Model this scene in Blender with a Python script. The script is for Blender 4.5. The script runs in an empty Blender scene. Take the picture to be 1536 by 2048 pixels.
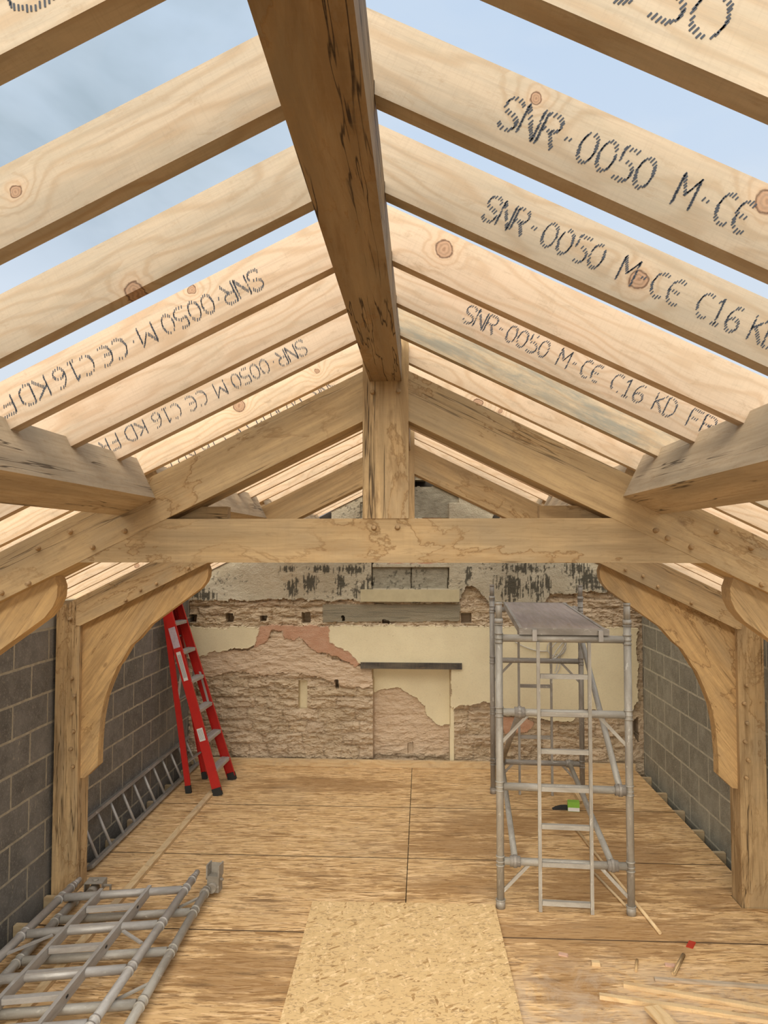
import bpy, bmesh, math, random
import numpy as np
from mathutils import Vector, Matrix
from math import sin, cos, tan, atan, radians, pi, sqrt

random.seed(7)
SC = bpy.context.scene
COL = SC.collection

# ------------------------------------------------------------------ camera
FPX, PW, PH = 1500.0, 1536.0, 2048.0
CH = 2.43                                   # camera height above the boarded floor
YAW, PITCH = radians(2.9355), radians(2.6337)
FW = Vector((-sin(YAW) * cos(PITCH), cos(YAW) * cos(PITCH), sin(PITCH)))
RT = Vector((cos(YAW), sin(YAW), 0.0))
UP = RT.cross(FW)
CAMP = Vector((0, 0, CH))
cd = bpy.data.cameras.new('camera')
cam = bpy.data.objects.new('camera', cd)
COL.objects.link(cam)
cd.sensor_fit = 'VERTICAL'
cd.sensor_height = 36.0
cd.lens = 36.0 * FPX / PH
cd.clip_start = 0.05
cam.matrix_world = Matrix((
    (RT.x, UP.x, -FW.x, CAMP.x), (RT.y, UP.y, -FW.y, CAMP.y), (RT.z, UP.z, -FW.z, CAMP.z), (0, 0, 0, 1)))
SC.camera = cam

# ------------------------------------------------------------------ look
SC.view_settings.view_transform = 'Standard'
SC.view_settings.look = 'None'
SC.view_settings.gamma = 1.0
SC.view_settings.use_curve_mapping = False
SC.view_settings.exposure = 0.25

SKY_VIS = .84       # brightness of the sky ahead
SKY_TOP = 3.0       # unseen sky overhead and behind, brightened to light the interior
SUN_E = 2.2
SUN_ANGLE = 50
SUN_ROT = (radians(62), radians(-10), 0)

# ------------------------------------------------------------------ node helper
class NB:
    def __init__(s, tree):
        s.t = tree
        s.N = tree.nodes
        s.L = tree.links
    def n(s, kind, props=None, **ins):
        nd = s.N.new(kind)
        if props:
            for k, v in props.items():
                setattr(nd, k, v)
        for k, v in ins.items():
            key = int(k[1:]) if k[0] == 'i' and k[1:].isdigit() else k.replace('_', ' ')
            s.set(nd.inputs[key], v)
        return nd
    def set(s, sock, v):
        if hasattr(v, 'outputs'):
            v = v.outputs[0]
        if isinstance(v, bpy.types.NodeSocket):
            s.L.new(v, sock)
        else:
            if sock.type == 'RGBA' and len(v) == 3:
                v = (*v, 1)
            sock.default_value = v
    def math(s, op, a, b=0.0, c=None, clamp=False):
        nd = s.N.new('ShaderNodeMath')
        nd.operation = op
        nd.use_clamp = clamp
        s.set(nd.inputs[0], a)
        s.set(nd.inputs[1], b)
        if c is not None:
            s.set(nd.inputs[2], c)
        return nd.outputs[0]
    def vm(s, op, a, b):
        nd = s.N.new('ShaderNodeVectorMath')
        nd.operation = op
        s.set(nd.inputs[0], a)
        s.set(nd.inputs[1], b)
        return nd.outputs[0]
    def mix(s, f, a, b, mode='MIX'):
        nd = s.N.new('ShaderNodeMix')
        nd.data_type = 'RGBA'
        nd.blend_type = mode
        nd.clamp_factor = True
        s.set(nd.inputs[0], f)
        s.set(nd.inputs[6], a)
        s.set(nd.inputs[7], b)
        return nd.outputs[2]
    def ramp(s, f, pts, interp='LINEAR'):
        nd = s.N.new('ShaderNodeValToRGB')
        cr = nd.color_ramp
        cr.interpolation = interp
        while len(cr.elements) > 1:
            cr.elements.remove(cr.elements[-1])
        for i, (p, c) in enumerate(pts):
            e = cr.elements[0] if i == 0 else cr.elements.new(p)
            e.position = p
            e.color = (c, c, c, 1) if isinstance(c, (int, float)) else (*c, 1)
        s.set(nd.inputs[0], f)
        return nd.outputs[0]
    def noise(s, vec, scale=5.0, detail=3.0, rough=0.55, dist=0.0):
        nd = s.n('ShaderNodeTexNoise', Scale=scale, Detail=detail, Roughness=rough, Distortion=dist)
        s.set(nd.inputs['Vector'], vec)
        return nd.outputs[0]
    def mapv(s, vec, scale=(1, 1, 1), rot=(0, 0, 0), loc=(0, 0, 0)):
        nd = s.N.new('ShaderNodeMapping')
        s.set(nd.inputs['Vector'], vec)
        nd.inputs['Scale'].default_value = scale
        nd.inputs['Rotation'].default_value = rot
        nd.inputs['Location'].default_value = loc
        return nd.outputs[0]

def new_mat(name):
    m = bpy.data.materials.new(name)
    m.use_nodes = True
    m.node_tree.nodes.clear()
    b = NB(m.node_tree)
    out = b.N.new('ShaderNodeOutputMaterial')
    bs = b.N.new('ShaderNodeBsdfPrincipled')
    b.L.new(bs.outputs[0], out.inputs[0])
    return m, b, bs

def bump(b, h, strength=0.3, dist=0.01):
    nd = b.n('ShaderNodeBump', Strength=strength, Distance=dist)
    b.set(nd.inputs['Height'], h)
    return nd.outputs[0]

def local_vec(b):
    tc = b.N.new('ShaderNodeTexCoord').outputs['Object']
    oi = b.N.new('ShaderNodeObjectInfo')
    r = b.math('MULTIPLY', oi.outputs['Random'], 37.0)
    cb = b.N.new('ShaderNodeCombineXYZ')
    b.set(cb.inputs[0], r); b.set(cb.inputs[1], r); b.set(cb.inputs[2], r)
    return b.vm('ADD', tc, cb), oi.outputs['Random'], tc

# ------------------------------------------------------------------ world: brightness added out of view, blue to the right, grey cloud to the left
W = bpy.data.worlds.new('World')
SC.world = W
W.use_nodes = True
W.node_tree.nodes.clear()
wb = NB(W.node_tree)
wo = wb.N.new('ShaderNodeOutputWorld')
bg = wb.N.new('ShaderNodeBackground')
wb.L.new(bg.outputs[0], wo.inputs[0])
tg = wb.N.new('ShaderNodeTexCoord').outputs['Generated']
sep = wb.n('ShaderNodeSeparateXYZ', Vector=tg)
zz = sep.outputs[2]
blue = wb.ramp(zz, [(0.0, (.74, .79, .84)), (.25, (.69, .77, .87)), (.45, (.60, .72, .88)), (.7, (.53, .67, .86))])
cl = wb.noise(wb.mapv(tg, (1.6, 1.6, 3.2), loc=(.3, .1, .2)), 1.8, 5, .55, .4)
left = wb.ramp(wb.math('MULTIPLY_ADD', sep.outputs[0], -1.0, 0.0), [(.06, 0.0), (.24, 1.0)])
upm = wb.ramp(zz, [(.30, 0.0), (.46, 1.0)])
cmask = wb.math('MULTIPLY', wb.math('MULTIPLY', left, upm), wb.ramp(cl, [(.30, .35), (.62, 1.0)]))
ccol = wb.ramp(cl, [(.3, (.50, .60, .66)), (.55, (.34, .43, .49)), (.72, (.27, .34, .39))])
c1 = wb.mix(cmask, blue, ccol)
wisp = wb.ramp(wb.noise(wb.mapv(tg, (2, 2, 5)), 2.2, 4, .5, .3), [(.45, 0.0), (.75, .45)])
c1 = wb.mix(wisp, c1, (.72, .80, .88))
dotb = wb.n('ShaderNodeVectorMath', {'operation': 'DOT_PRODUCT'})
wb.set(dotb.inputs[0], tg)
dv = Vector((-0.18, -0.68, 0.70)).normalized()
dotb.inputs[1].default_value = dv
br = wb.ramp(dotb.outputs['Value'], [(.18, 0.0), (.45, .12), (.72, .7), (.92, 1.0)])
strength = wb.math('MULTIPLY_ADD', br, SKY_TOP - SKY_VIS, SKY_VIS)
c2 = wb.mix(br, c1, (1.0, .955, .88))
gm_ = wb.math('LESS_THAN', zz, -.01)
c2 = wb.mix(gm_, c2, (.20, .17, .13))
bg.inputs[1].default_value = 1.0
wb.L.new(c2, bg.inputs[0])
wb.L.new(strength, bg.inputs[1])

sd = bpy.data.lights.new('sun', 'SUN')
sd.energy = SUN_E
sd.angle = radians(SUN_ANGLE)
sd.color = (1.0, .93, .80)
so = bpy.data.objects.new('sun', sd)
so.rotation_euler = SUN_ROT
COL.objects.link(so)

# ------------------------------------------------------------------ pixel -> point on a known plane (for reading measurements off the photograph)
def ray(x, y):
    return FW + RT * ((x - PW / 2) / FPX) - UP * ((y - PH / 2) / FPX)
def onY(x, y, Y):
    d = ray(x, y); return CAMP + d * (Y / d.y)
def onZ(x, y, Z=0.0):
    d = ray(x, y); return CAMP + d * ((Z - CH) / d.z)
def onX(x, y, X):
    d = ray(x, y); return CAMP + d * (X / d.x)

# ------------------------------------------------------------------ object helpers
def tag(o, label=None, cat=None, group=None, kind=None):
    if label: o['label'] = label
    if cat: o['category'] = cat
    if group: o['group'] = group
    if kind: o['kind'] = kind
    return o

def empty(name, loc=(0, 0, 0), label=None, cat=None, group=None, rotz=0):
    o = bpy.data.objects.new(name, None)
    o.empty_display_size = .1
    o.location = loc
    o.rotation_euler = (0, 0, rotz)
    COL.objects.link(o)
    return tag(o, label, cat, group)

def link(name, bm, mat, parent=None, M=None, smooth=False, bev=0.0, seg=1):
    """bm is in the object's own frame M (world)."""
    if bev > 0:
        es = [e for e in bm.edges if len(e.link_faces) == 2 and e.calc_face_angle(0) > .3]
        bmesh.ops.bevel(bm, geom=es, offset=bev, segments=seg, affect='EDGES', clamp_overlap=True)
    bmesh.ops.recalc_face_normals(bm, faces=bm.faces)
    me = bpy.data.meshes.new(name)
    bm.to_mesh(me)
    bm.free()
    if smooth:
        for p in me.polygons: p.use_smooth = True
    me.materials.append(mat)
    o = bpy.data.objects.new(name, me)
    COL.objects.link(o)
    M = M if M is not None else Matrix.Identity(4)
    if parent is not None:
        o.parent = parent
        pm = parent.matrix_basis.copy()
        if parent.parent is not None:
            pm = parent.parent.matrix_basis @ pm
        o.matrix_basis = pm.inverted() @ M
    else:
        o.matrix_basis = M
    return o

def frame(o, x, z):
    x = Vector(x).normalized()
    z = Vector(z)
    z = (z - x * z.dot(x)).normalized()
    y = z.cross(x)
    return Matrix(((x.x, y.x, z.x, o[0]), (x.y, y.y, z.y, o[1]), (x.z, y.z, z.z, o[2]), (0, 0, 0, 1)))

def bm_prism(pts, h0, h1, bm=None):
    """polygon in local XZ, extruded along local Y from h0 to h1"""
    bm = bm or bmesh.new()
    a = [bm.verts.new((p[0], h0, p[1])) for p in pts]
    c = [bm.verts.new((p[0], h1, p[1])) for p in pts]
    bm.faces.new(a)
    bm.faces.new(c[::-1])
    n = len(pts)
    for i in range(n):
        j = (i + 1) % n
        bm.faces.new((a[i], c[i], c[j], a[j]))
    return bm

def bm_box(sx, sy, sz, c=(0, 0, 0), bm=None):
    bm = bm or bmesh.new()
    vs = [bm.verts.new((c[0] + sx * i / 2, c[1] + sy * j / 2, c[2] + sz * k / 2)) for i in (-1, 1) for j in (-1, 1) for k in (-1, 1)]
    for f in ((0, 1, 3, 2), (4, 6, 7, 5), (0, 4, 5, 1), (2, 3, 7, 6), (0, 2, 6, 4), (1, 5, 7, 3)):
        bm.faces.new([vs[i] for i in f])
    return bm

def xz_piece(name, pts, y0, y1, ang, mat, parent=None, bev=.004):
    """board lying in a world XZ plane; pts are world (x, z); ang = direction of the grain"""
    cx = sum(p[0] for p in pts) / len(pts)
    cz = sum(p[1] for p in pts) / len(pts)
    M = frame((cx, y0, cz), (cos(ang), 0, sin(ang)), (-sin(ang), 0, cos(ang)))
    Mi = M.inverted()
    loc = [Mi @ Vector((p[0], y0, p[1])) for p in pts]
    return link(name, bm_prism([(v.x, v.z) for v in loc], 0, y1 - y0), mat, parent, M, bev=bev)

def bar(name, p0, p1, w, h, mat, parent=None, up=(0, 0, 1), bev=.003):
    p0, p1 = Vector(p0), Vector(p1)
    M = frame((p0 + p1) / 2, p1 - p0, up)
    return link(name, bm_box((p1 - p0).length, w, h), mat, parent, M, bev=bev)

def bm_tube(p0, p1, r, bm=None, seg=14, M=None, r1=None):
    bm = bm or bmesh.new()
    p0, p1 = Vector(p0), Vector(p1)
    d = (p1 - p0)
    q = d.to_track_quat('Z', 'Y').to_matrix()
    r1 = r if r1 is None else r1
    rings = []
    for P, rr in ((p0, r), (p1, r1)):
        rings.append([bm.verts.new(P + q @ Vector((rr * cos(2 * pi * k / seg), rr * sin(2 * pi * k / seg), 0))) for k in range(seg)])
    for k in range(seg):
        j = (k + 1) % seg
        f = bm.faces.new((rings[0][k], rings[0][j], rings[1][j], rings[1][k]))
        f.smooth = True
    bm.faces.new(rings[0][::-1])
    bm.faces.new(rings[1])
    return bm

def tube(name, p0, p1, r, mat, parent=None, extra=(), seg=14, open_end=False):
    """tube with local X along it; extra = list of (t0,t1,r) collars in metres from p0"""
    p0, p1 = Vector(p0), Vector(p1)
    d = p1 - p0
    upv = (0, 0, 1) if abs(d.normalized().z) < .9 else (0, 1, 0)
    M = frame(p0, d, upv)
    bm = bm_tube((0, 0, 0), (d.length, 0, 0), r, seg=seg)
    for t0, t1, rr in extra:
        bm_tube((t0, 0, 0), (t1, 0, 0), rr, bm, seg=seg)
    return link(name, bm, mat, parent, M)

def link_flat(name, bm, mat, parent, M=None):
    return link(name, bm, mat, parent, M)

# ================================================================== MATERIALS
def mat_oak(name, base=(.50, .345, .175), dark=(.27, .165, .075), crack=.5, tide=1.0, stain=0.0):
    m, b, bs = new_mat(name)
    v, rnd, raw = local_vec(b)
    g1 = b.noise(b.mapv(v, (1.6, 26, 26)), 1.0, 5, .6, .6)
    g2 = b.noise(b.mapv(v, (5, 120, 120)), 1.0, 3, .6)
    big = b.noise(b.mapv(v, (1.2, 3.5, 3.5)), 1.0, 4, .6, .5)
    col = b.mix(b.ramp(g1, [(.35, 0.0), (.65, 1.0)]), tuple(c * .82 for c in base), tuple(min(1, c * 1.12) for c in base))
    col = b.mix(b.math('MULTIPLY', b.ramp(g2, [(.48, 0.0), (.72, 1.0)]), .35), col, dark)
    col = b.mix(b.math('MULTIPLY', b.ramp(big, [(.48, 0.0), (.70, 1.0)]), .42), col, (.27, .225, .155))
    wide = b.noise(b.mapv(v, (.7, 9, 9), loc=(6, 2, 1)), 1.0, 4, .6, .3)
    col = b.mix(b.math('MULTIPLY', b.ramp(wide, [(.50, 0.0), (.66, 1.0)]), .38), col, tuple(c * .62 for c in base))
    # tide marks left by drying tannin
    if tide > 0:
        tn = b.noise(b.mapv(v, (1.5, 3.4, 3.4)), 1.3, 7, .62, .35)
        td = b.math('ABSOLUTE', b.math('SUBTRACT', tn, .56))
        tg_ = b.ramp(b.noise(b.mapv(v, (1, 1.6, 1.6), loc=(4, 4, 1)), 1.1, 2), [(.40, 0.0), (.50, 1.0)])
        tl = b.math('MULTIPLY', b.ramp(td, [(.0, 1.0), (.005, .85), (.014, 0.0)]), tg_)
        col = b.mix(b.math('MULTIPLY', tl, .72 * tide), col, (.22, .12, .045))
        ins = b.ramp(tn, [(.56, 0.0), (.565, 1.0), (.64, 0.0)])
        ins = b.math('MULTIPLY', ins, tg_)
        col = b.mix(b.math('MULTIPLY', ins, .30 * tide), col, (.42, .24, .09))
    if stain > 0:
        sn = b.noise(b.mapv(v, (2.0, 12, 12), loc=(3, 1, 2)), 1.0, 5, .65, .8)
        col = b.mix(b.math('MULTIPLY', b.ramp(sn, [(.50, 0.0), (.62, 1.0)]), stain), col, (.16, .085, .03))
    # shakes
    cn = b.noise(b.mapv(v, (.75 + .5 * (crack >= 1), 24, 24), loc=(9, 4, 7)), 1.0, 3, .6, .15)
    cdv = b.math('ABSOLUTE', b.math('SUBTRACT', cn, .5))
    gate = b.ramp(b.noise(b.mapv(v, (.7, 7, 7), loc=(2, 8, 5)), 1.0, 3), [(.575 - .085 * crack, 0.0), (.61 - .085 * crack, 1.0)])
    ck = b.math('MULTIPLY', b.ramp(cdv, [(.0, 1.0), (.006, .9), (.014, 0.0)]), gate)
    col = b.mix(b.math('MULTIPLY', ck, min(1.0, crack * 1.2)), col, (.035, .02, .01))
    sg = b.noise(b.mapv(v, (10, 60, 60), loc=(3, 3, 8)), 1.0, 6, .8, .6)
    col = b.mix(b.math('MULTIPLY', b.ramp(sg, [(.53, 0.0), (.68, 1.0)]), .42), col, (.24, .155, .075))
    cross = b.noise(b.mapv(v, (60, 5, 5), loc=(1, 3, 8)), 1.0, 3, .7)
    col = b.mix(b.math('MULTIPLY', b.ramp(cross, [(.5, 0.0), (.75, 1.0)]), .16), col, (.30, .21, .11))
    # little knots and specks
    vo = b.n('ShaderNodeTexVoronoi', Scale=4.5)
    b.set(vo.inputs['Vector'], b.mapv(v, (.55, 1, 1)))
    kd = b.ramp(vo.outputs['Distance'], [(.0, 1.0), (.035, .8), (.07, 0.0)])
    col = b.mix(b.math('MULTIPLY', kd, .6), col, (.15, .08, .035))
    hv = b.n('ShaderNodeHueSaturation', Value=b.math('MULTIPLY_ADD', rnd, .12, .94))
    b.set(hv.inputs['Color'], col)
    b.set(bs.inputs['Base Color'], hv.outputs[0])
    bs.inputs['Roughness'].default_value = .72
    bs.inputs['Specular IOR Level'].default_value = .25
    h = b.math('SUBTRACT', b.math('MULTIPLY', g2, .35), b.math('MULTIPLY', ck, 1.6 * crack))
    b.set(bs.inputs['Normal'], bump(b, h, .5, .004))
    return m

def mat_soft(name, base=(.51, .385, .27), grey=0.0, knots=1.0, red=.5):
    m, b, bs = new_mat(name)
    v, rnd, raw = local_vec(b)
    # knots: a voronoi in the plane of the face
    spv = b.n('ShaderNodeSeparateXYZ', Vector=v)
    kc = b.N.new('ShaderNodeCombineXYZ')
    b.set(kc.inputs[0], spv.outputs[0]); b.set(kc.inputs[1], spv.outputs[2])
    wob = b.math('MULTIPLY', b.math('SUBTRACT', b.noise(v, 30.0, 2), .5), .02)
    vo = b.n('ShaderNodeTexVoronoi', {'voronoi_dimensions': '2D'}, Scale=3.4)
    b.set(vo.inputs['Vector'], b.vm('ADD', kc, wob))
    dist = vo.outputs['Distance']
    cs = b.n('ShaderNodeSeparateColor')
    b.set(cs.inputs[0], vo.outputs['Color'])
    size = b.math('MULTIPLY_ADD', cs.outputs[0], .075, .025)
    size = b.math('MULTIPLY', size, b.math('GREATER_THAN', cs.outputs[1], 1 - .34 * knots))
    rel = b.math('DIVIDE', dist, b.math('MAXIMUM', size, .0005))
    # grain deflected round the knots
    near = b.math('MULTIPLY', b.math('MAXIMUM', b.math('SUBTRACT', 1.0, b.math('MULTIPLY', dist, 3.2)), 0.0), b.math('GREATER_THAN', size, .002))
    warp = b.noise(b.mapv(v, (1.3, 2, 5)), 1.0, 3, .5)
    sp = b.n('ShaderNodeSeparateXYZ', Vector=v)
    q = b.math('ADD', b.math('MULTIPLY', sp.outputs[2], 130.0), b.math('MULTIPLY', warp, 60.0))
    q = b.math('ADD', q, b.math('MULTIPLY', b.math('MULTIPLY', near, near), 26.0))
    q = b.math('ADD', q, b.math('MULTIPLY', sp.outputs[1], 60.0))
    wv = b.math('SINE', q)
    rings = b.ramp(b.math('MULTIPLY_ADD', wv, .5, .5), [(.0, 0.0), (.6, .15), (1.0, 1.0)])
    fine = b.noise(b.mapv(v, (4, 150, 150)), 1.0, 3, .6)
    blot = b.noise(b.mapv(v, (1.6, 6, 6)), 1.0, 4, .6, .5)
    col = b.mix(b.math('MULTIPLY', rings, .50), base, tuple(c * k for c, k in zip(base, (.74, .62, .48))))
    col = b.mix(b.math('MULTIPLY', b.ramp(fine, [(.5, 0.0), (.75, 1.0)]), .38), col, tuple(c * .6 for c in base))
    col = b.mix(b.math('MULTIPLY', b.ramp(blot, [(.48, 0.0), (.68, 1.0)]), .42), col, (.38, .30, .21))
    pk = b.noise(b.mapv(v, (1.1, 3, 3), loc=(5, 5, 5)), 1.0, 2)
    col = b.mix(b.math('MULTIPLY', b.ramp(pk, [(.5, 0.0), (.7, 1.0)]), .22 * red), col, (.68, .40, .27))
    if grey > 0:
        gn = b.noise(b.mapv(v, (3.5, 22, 22), loc=(1, 2, 3)), 1.0, 6, .75, .2)
        gm = b.ramp(gn, [(.42, 0.0), (.62, 1.0)])
        col = b.mix(b.math('MULTIPLY', gm, grey), col, (.19, .20, .17))
    saw = b.noise(b.mapv(v, (240, 10, 16)), 1.0, 3, .7)
    col = b.mix(b.math('MULTIPLY', b.ramp(saw, [(.50, 0.0), (.72, 1.0)]), .22), col, tuple(c * .62 for c in base))
    spk = b.noise(b.mapv(v, (14, 40, 40), loc=(7, 7, 7)), 1.0, 6, .8, .5)
    col = b.mix(b.math('MULTIPLY', b.ramp(spk, [(.55, 0.0), (.68, 1.0)]), .50), col, (.30, .215, .13))
    spg = b.noise(b.mapv(v, (3, 9, 9), loc=(2, 7, 1)), 1.0, 5, .75, .8)
    col = b.mix(b.math('MULTIPLY', b.ramp(spg, [(.52, 0.0), (.66, 1.0)]), .34), col, (.34, .285, .20))
    # knot colour: reddish disc, dark rim, halo
    disc = b.ramp(b.math('ADD', rel, b.math('MULTIPLY', b.math('SUBTRACT', b.noise(v, 130.0, 3), .5), .9)), [(.0, 1.0), (.5, .75), (.8, 1.0), (1.05, 0.0)])
    rim = b.ramp(rel, [(.72, 0.0), (.86, 1.0), (1.0, 0.0)])
    halo = b.ramp(b.math('MULTIPLY', rel, .4), [(.0, 1.0), (1.0, 0.0)])
    onk = b.math('GREATER_THAN', size, .002)
    kr = b.math('MULTIPLY_ADD', b.math('SINE', b.math('MULTIPLY', rel, 16.0)), .5, .5)
    kcol = b.mix(kr, (.34, .19, .11), (.20, .105, .06))
    col = b.mix(b.math('MULTIPLY', b.math('MULTIPLY', halo, onk), .35), col, (.56, .33, .18))
    col = b.mix(b.math('MULTIPLY', b.math('MULTIPLY', disc, onk), .80), col, kcol)
    col = b.mix(b.math('MULTIPLY', b.math('MULTIPLY', rim, onk), .85), col, (.09, .045, .025))
    hv = b.n('ShaderNodeHueSaturation', Value=b.math('MULTIPLY_ADD', rnd, .14, .93))
    b.set(hv.inputs['Color'], col)
    b.set(bs.inputs['Base Color'], hv.outputs[0])
    bs.inputs['Roughness'].default_value = .75
    bs.inputs['Specular IOR Level'].default_value = .2
    b.set(bs.inputs['Normal'], bump(b, b.math('ADD', b.math('MULTIPLY', fine, .5), b.math('MULTIPLY', rings, .2)), .35, .002))
    return m

def mat_osb(name, aligned=True, base=(.63, .405, .19), stains=1.0):
    m, b, bs = new_mat(name)
    v, rnd, raw = local_vec(b)
    col = None
    lay = []
    specs = [((5.5, 46, 1), 0.0), ((7, 58, 1), .10), ((8, 70, 1), -.14)] if aligned else \
            [((15, 55, 1), .5), ((18, 60, 1), -.7), ((16, 62, 1), 1.45), ((20, 70, 1), 2.5)]
    vals = []
    warp = b.noise(v, 3.0, 2)
    for i, (scv, rot) in enumerate(specs):
        nd = b.n('ShaderNodeTexVoronoi', Scale=1.0)
        vv = b.mapv(b.mapv(v, (1, 1, 0), rot=(0, 0, rot), loc=(i * 3.1, i * 1.7, 0)), scv)
        wn = b.n('ShaderNodeTexNoise', Scale=5.0, Detail=2.0)
        b.set(wn.inputs['Vector'], v)
        vv = b.vm('ADD', vv, b.vm('MULTIPLY', wn.outputs['Color'], (.0, 2.2 if aligned else 1.0, 0)))
        b.set(nd.inputs['Vector'], vv)
        cs = b.n('ShaderNodeSeparateColor')
        b.set(cs.inputs[0], nd.outputs['Color'])
        vals.append((cs.outputs[0], cs.outputs[1], nd.outputs['Distance']))
    val = vals[0][0]
    for (a, g, d) in vals[1:]:
        sel = b.math('GREATER_THAN', g, .52)
        mx = b.n('ShaderNodeMix')
        b.set(mx.inputs[0], sel); b.set(mx.inputs[2], val); b.set(mx.inputs[3], a)
        val = mx.outputs[0]
    dk = tuple(c * k for c, k in zip(base, (.55, .47, .38)))
    md = tuple(c * k for c, k in zip(base, (.90, .86, .80)))
    lt = tuple(min(1, c * k) for c, k in zip(base, (1.22, 1.28, 1.42)))
    if aligned:
        col = b.ramp(val, [(0.0, dk), (.20, md), (.42, base), (.68, base), (.92, lt)])
    else:
        col = b.ramp(val, [(0.0, dk), (.06, md), (.14, base), (.8, base), (1.0, lt)])
    # dark slivers between the strands
    sl = b.noise(b.mapv(v, (9, 75, 1) if aligned else (26, 50, 1), rot=(0, 0, 0)), 1.0, 4, .7, 1.2 if not aligned else .5)
    slm = b.ramp(sl, [(.54, 0.0), (.62, 1.0)])
    col = b.mix(b.math('MULTIPLY', slm, .85 if aligned else .55), col, (.19, .105, .045))
    if stains > 0:
        geo = b.N.new('ShaderNodeNewGeometry').outputs['Position']
        # rain-darkened patches and dried dirt, in world position
        n1 = b.noise(b.mapv(geo, (1.0, 1.6, 1)), 1.5, 6, .66, .5)
        streak = b.noise(b.mapv(geo, (2.2, 15, 1)), 1.0, 5, .7, .3)
        sepg = b.n('ShaderNodeSeparateXYZ', Vector=geo)
        gx, gy = sepg.outputs[0], sepg.outputs[1]
        def blob(x, y, rx, ry):
            dx = b.math('MULTIPLY', b.math('SUBTRACT', gx, x), 1 / rx)
            dy = b.math('MULTIPLY', b.math('SUBTRACT', gy, y), 1 / ry)
            d = b.math('SQRT', b.math('ADD', b.math('MULTIPLY', dx, dx), b.math('MULTIPLY', dy, dy)))
            return b.math('MAXIMUM', b.math('SUBTRACT', 1.0, d), 0.0)
        wet = None
        for q in [(.75, 6.75, 1.25, .42), (1.25, 5.55, 1.2, .42), (.25, 6.2, .9, .3), (1.1, 4.9, 1.2, .35), (1.7, 6.1, .7, .5),
                  (-1.0, 7.75, 1.3, .35), (.9, 4.35, .35, .5), (.2, 5.5, .7, .25), (-1.1, 4.4, .8, .4), (1.6, 7.0, .8, .3)]:
            bl = blob(*q)
            wet = bl if wet is None else b.math('MAXIMUM', wet, bl)
        wm = b.math('ADD', wet, b.math('MULTIPLY', b.math('SUBTRACT', b.math('ADD', n1, b.math('MULTIPLY', streak, 1.3)), 1.18), 2.1))
        wmask = b.ramp(wm, [(.16, 0.0), (.30, .72), (.6, 1.0)])
        col = b.mix(b.math('MULTIPLY', wmask, .66 * stains), col, (.29, .155, .06))
        dk2 = b.math('MULTIPLY', b.ramp(streak, [(.57, 0.0), (.68, 1.0)]), b.ramp(wm, [(.2, 0.0), (.5, 1.0)]))
        col = b.mix(b.math('MULTIPLY', dk2, .55 * stains), col, (.13, .075, .035))
        # cement dust towards the near right
        du = blob(1.15, 4.0, 1.3, .75)
        dus = b.math('MULTIPLY', b.ramp(du, [(.05, 0.0), (.5, 1.0)]), b.ramp(b.noise(geo, 4.5, 7, .75, .6), [(.40, .0), (.56, 1.0)]))
        col = b.mix(b.math('MULTIPLY', dus, .60 * stains), col, (.50, .385, .27))
        gdn = b.noise(geo, 1.1, 3, .5)
        col = b.mix(b.math('MULTIPLY', b.ramp(gdn, [(.5, 0.0), (.68, 1.0)]), .15 * stains), col, (.44, .34, .22))
    hv = b.n('ShaderNodeHueSaturation', Value=b.math('MULTIPLY_ADD', rnd, .10, .95))
    b.set(hv.inputs['Color'], col)
    b.set(bs.inputs['Base Color'], hv.outputs[0])
    bs.inputs['Roughness'].default_value = .8
    bs.inputs['Specular IOR Level'].default_value = .2
    b.set(bs.inputs['Normal'], bump(b, b.math('SUBTRACT', b.math('MULTIPLY', val, .4), slm), .4, .002))
    return m

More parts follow.
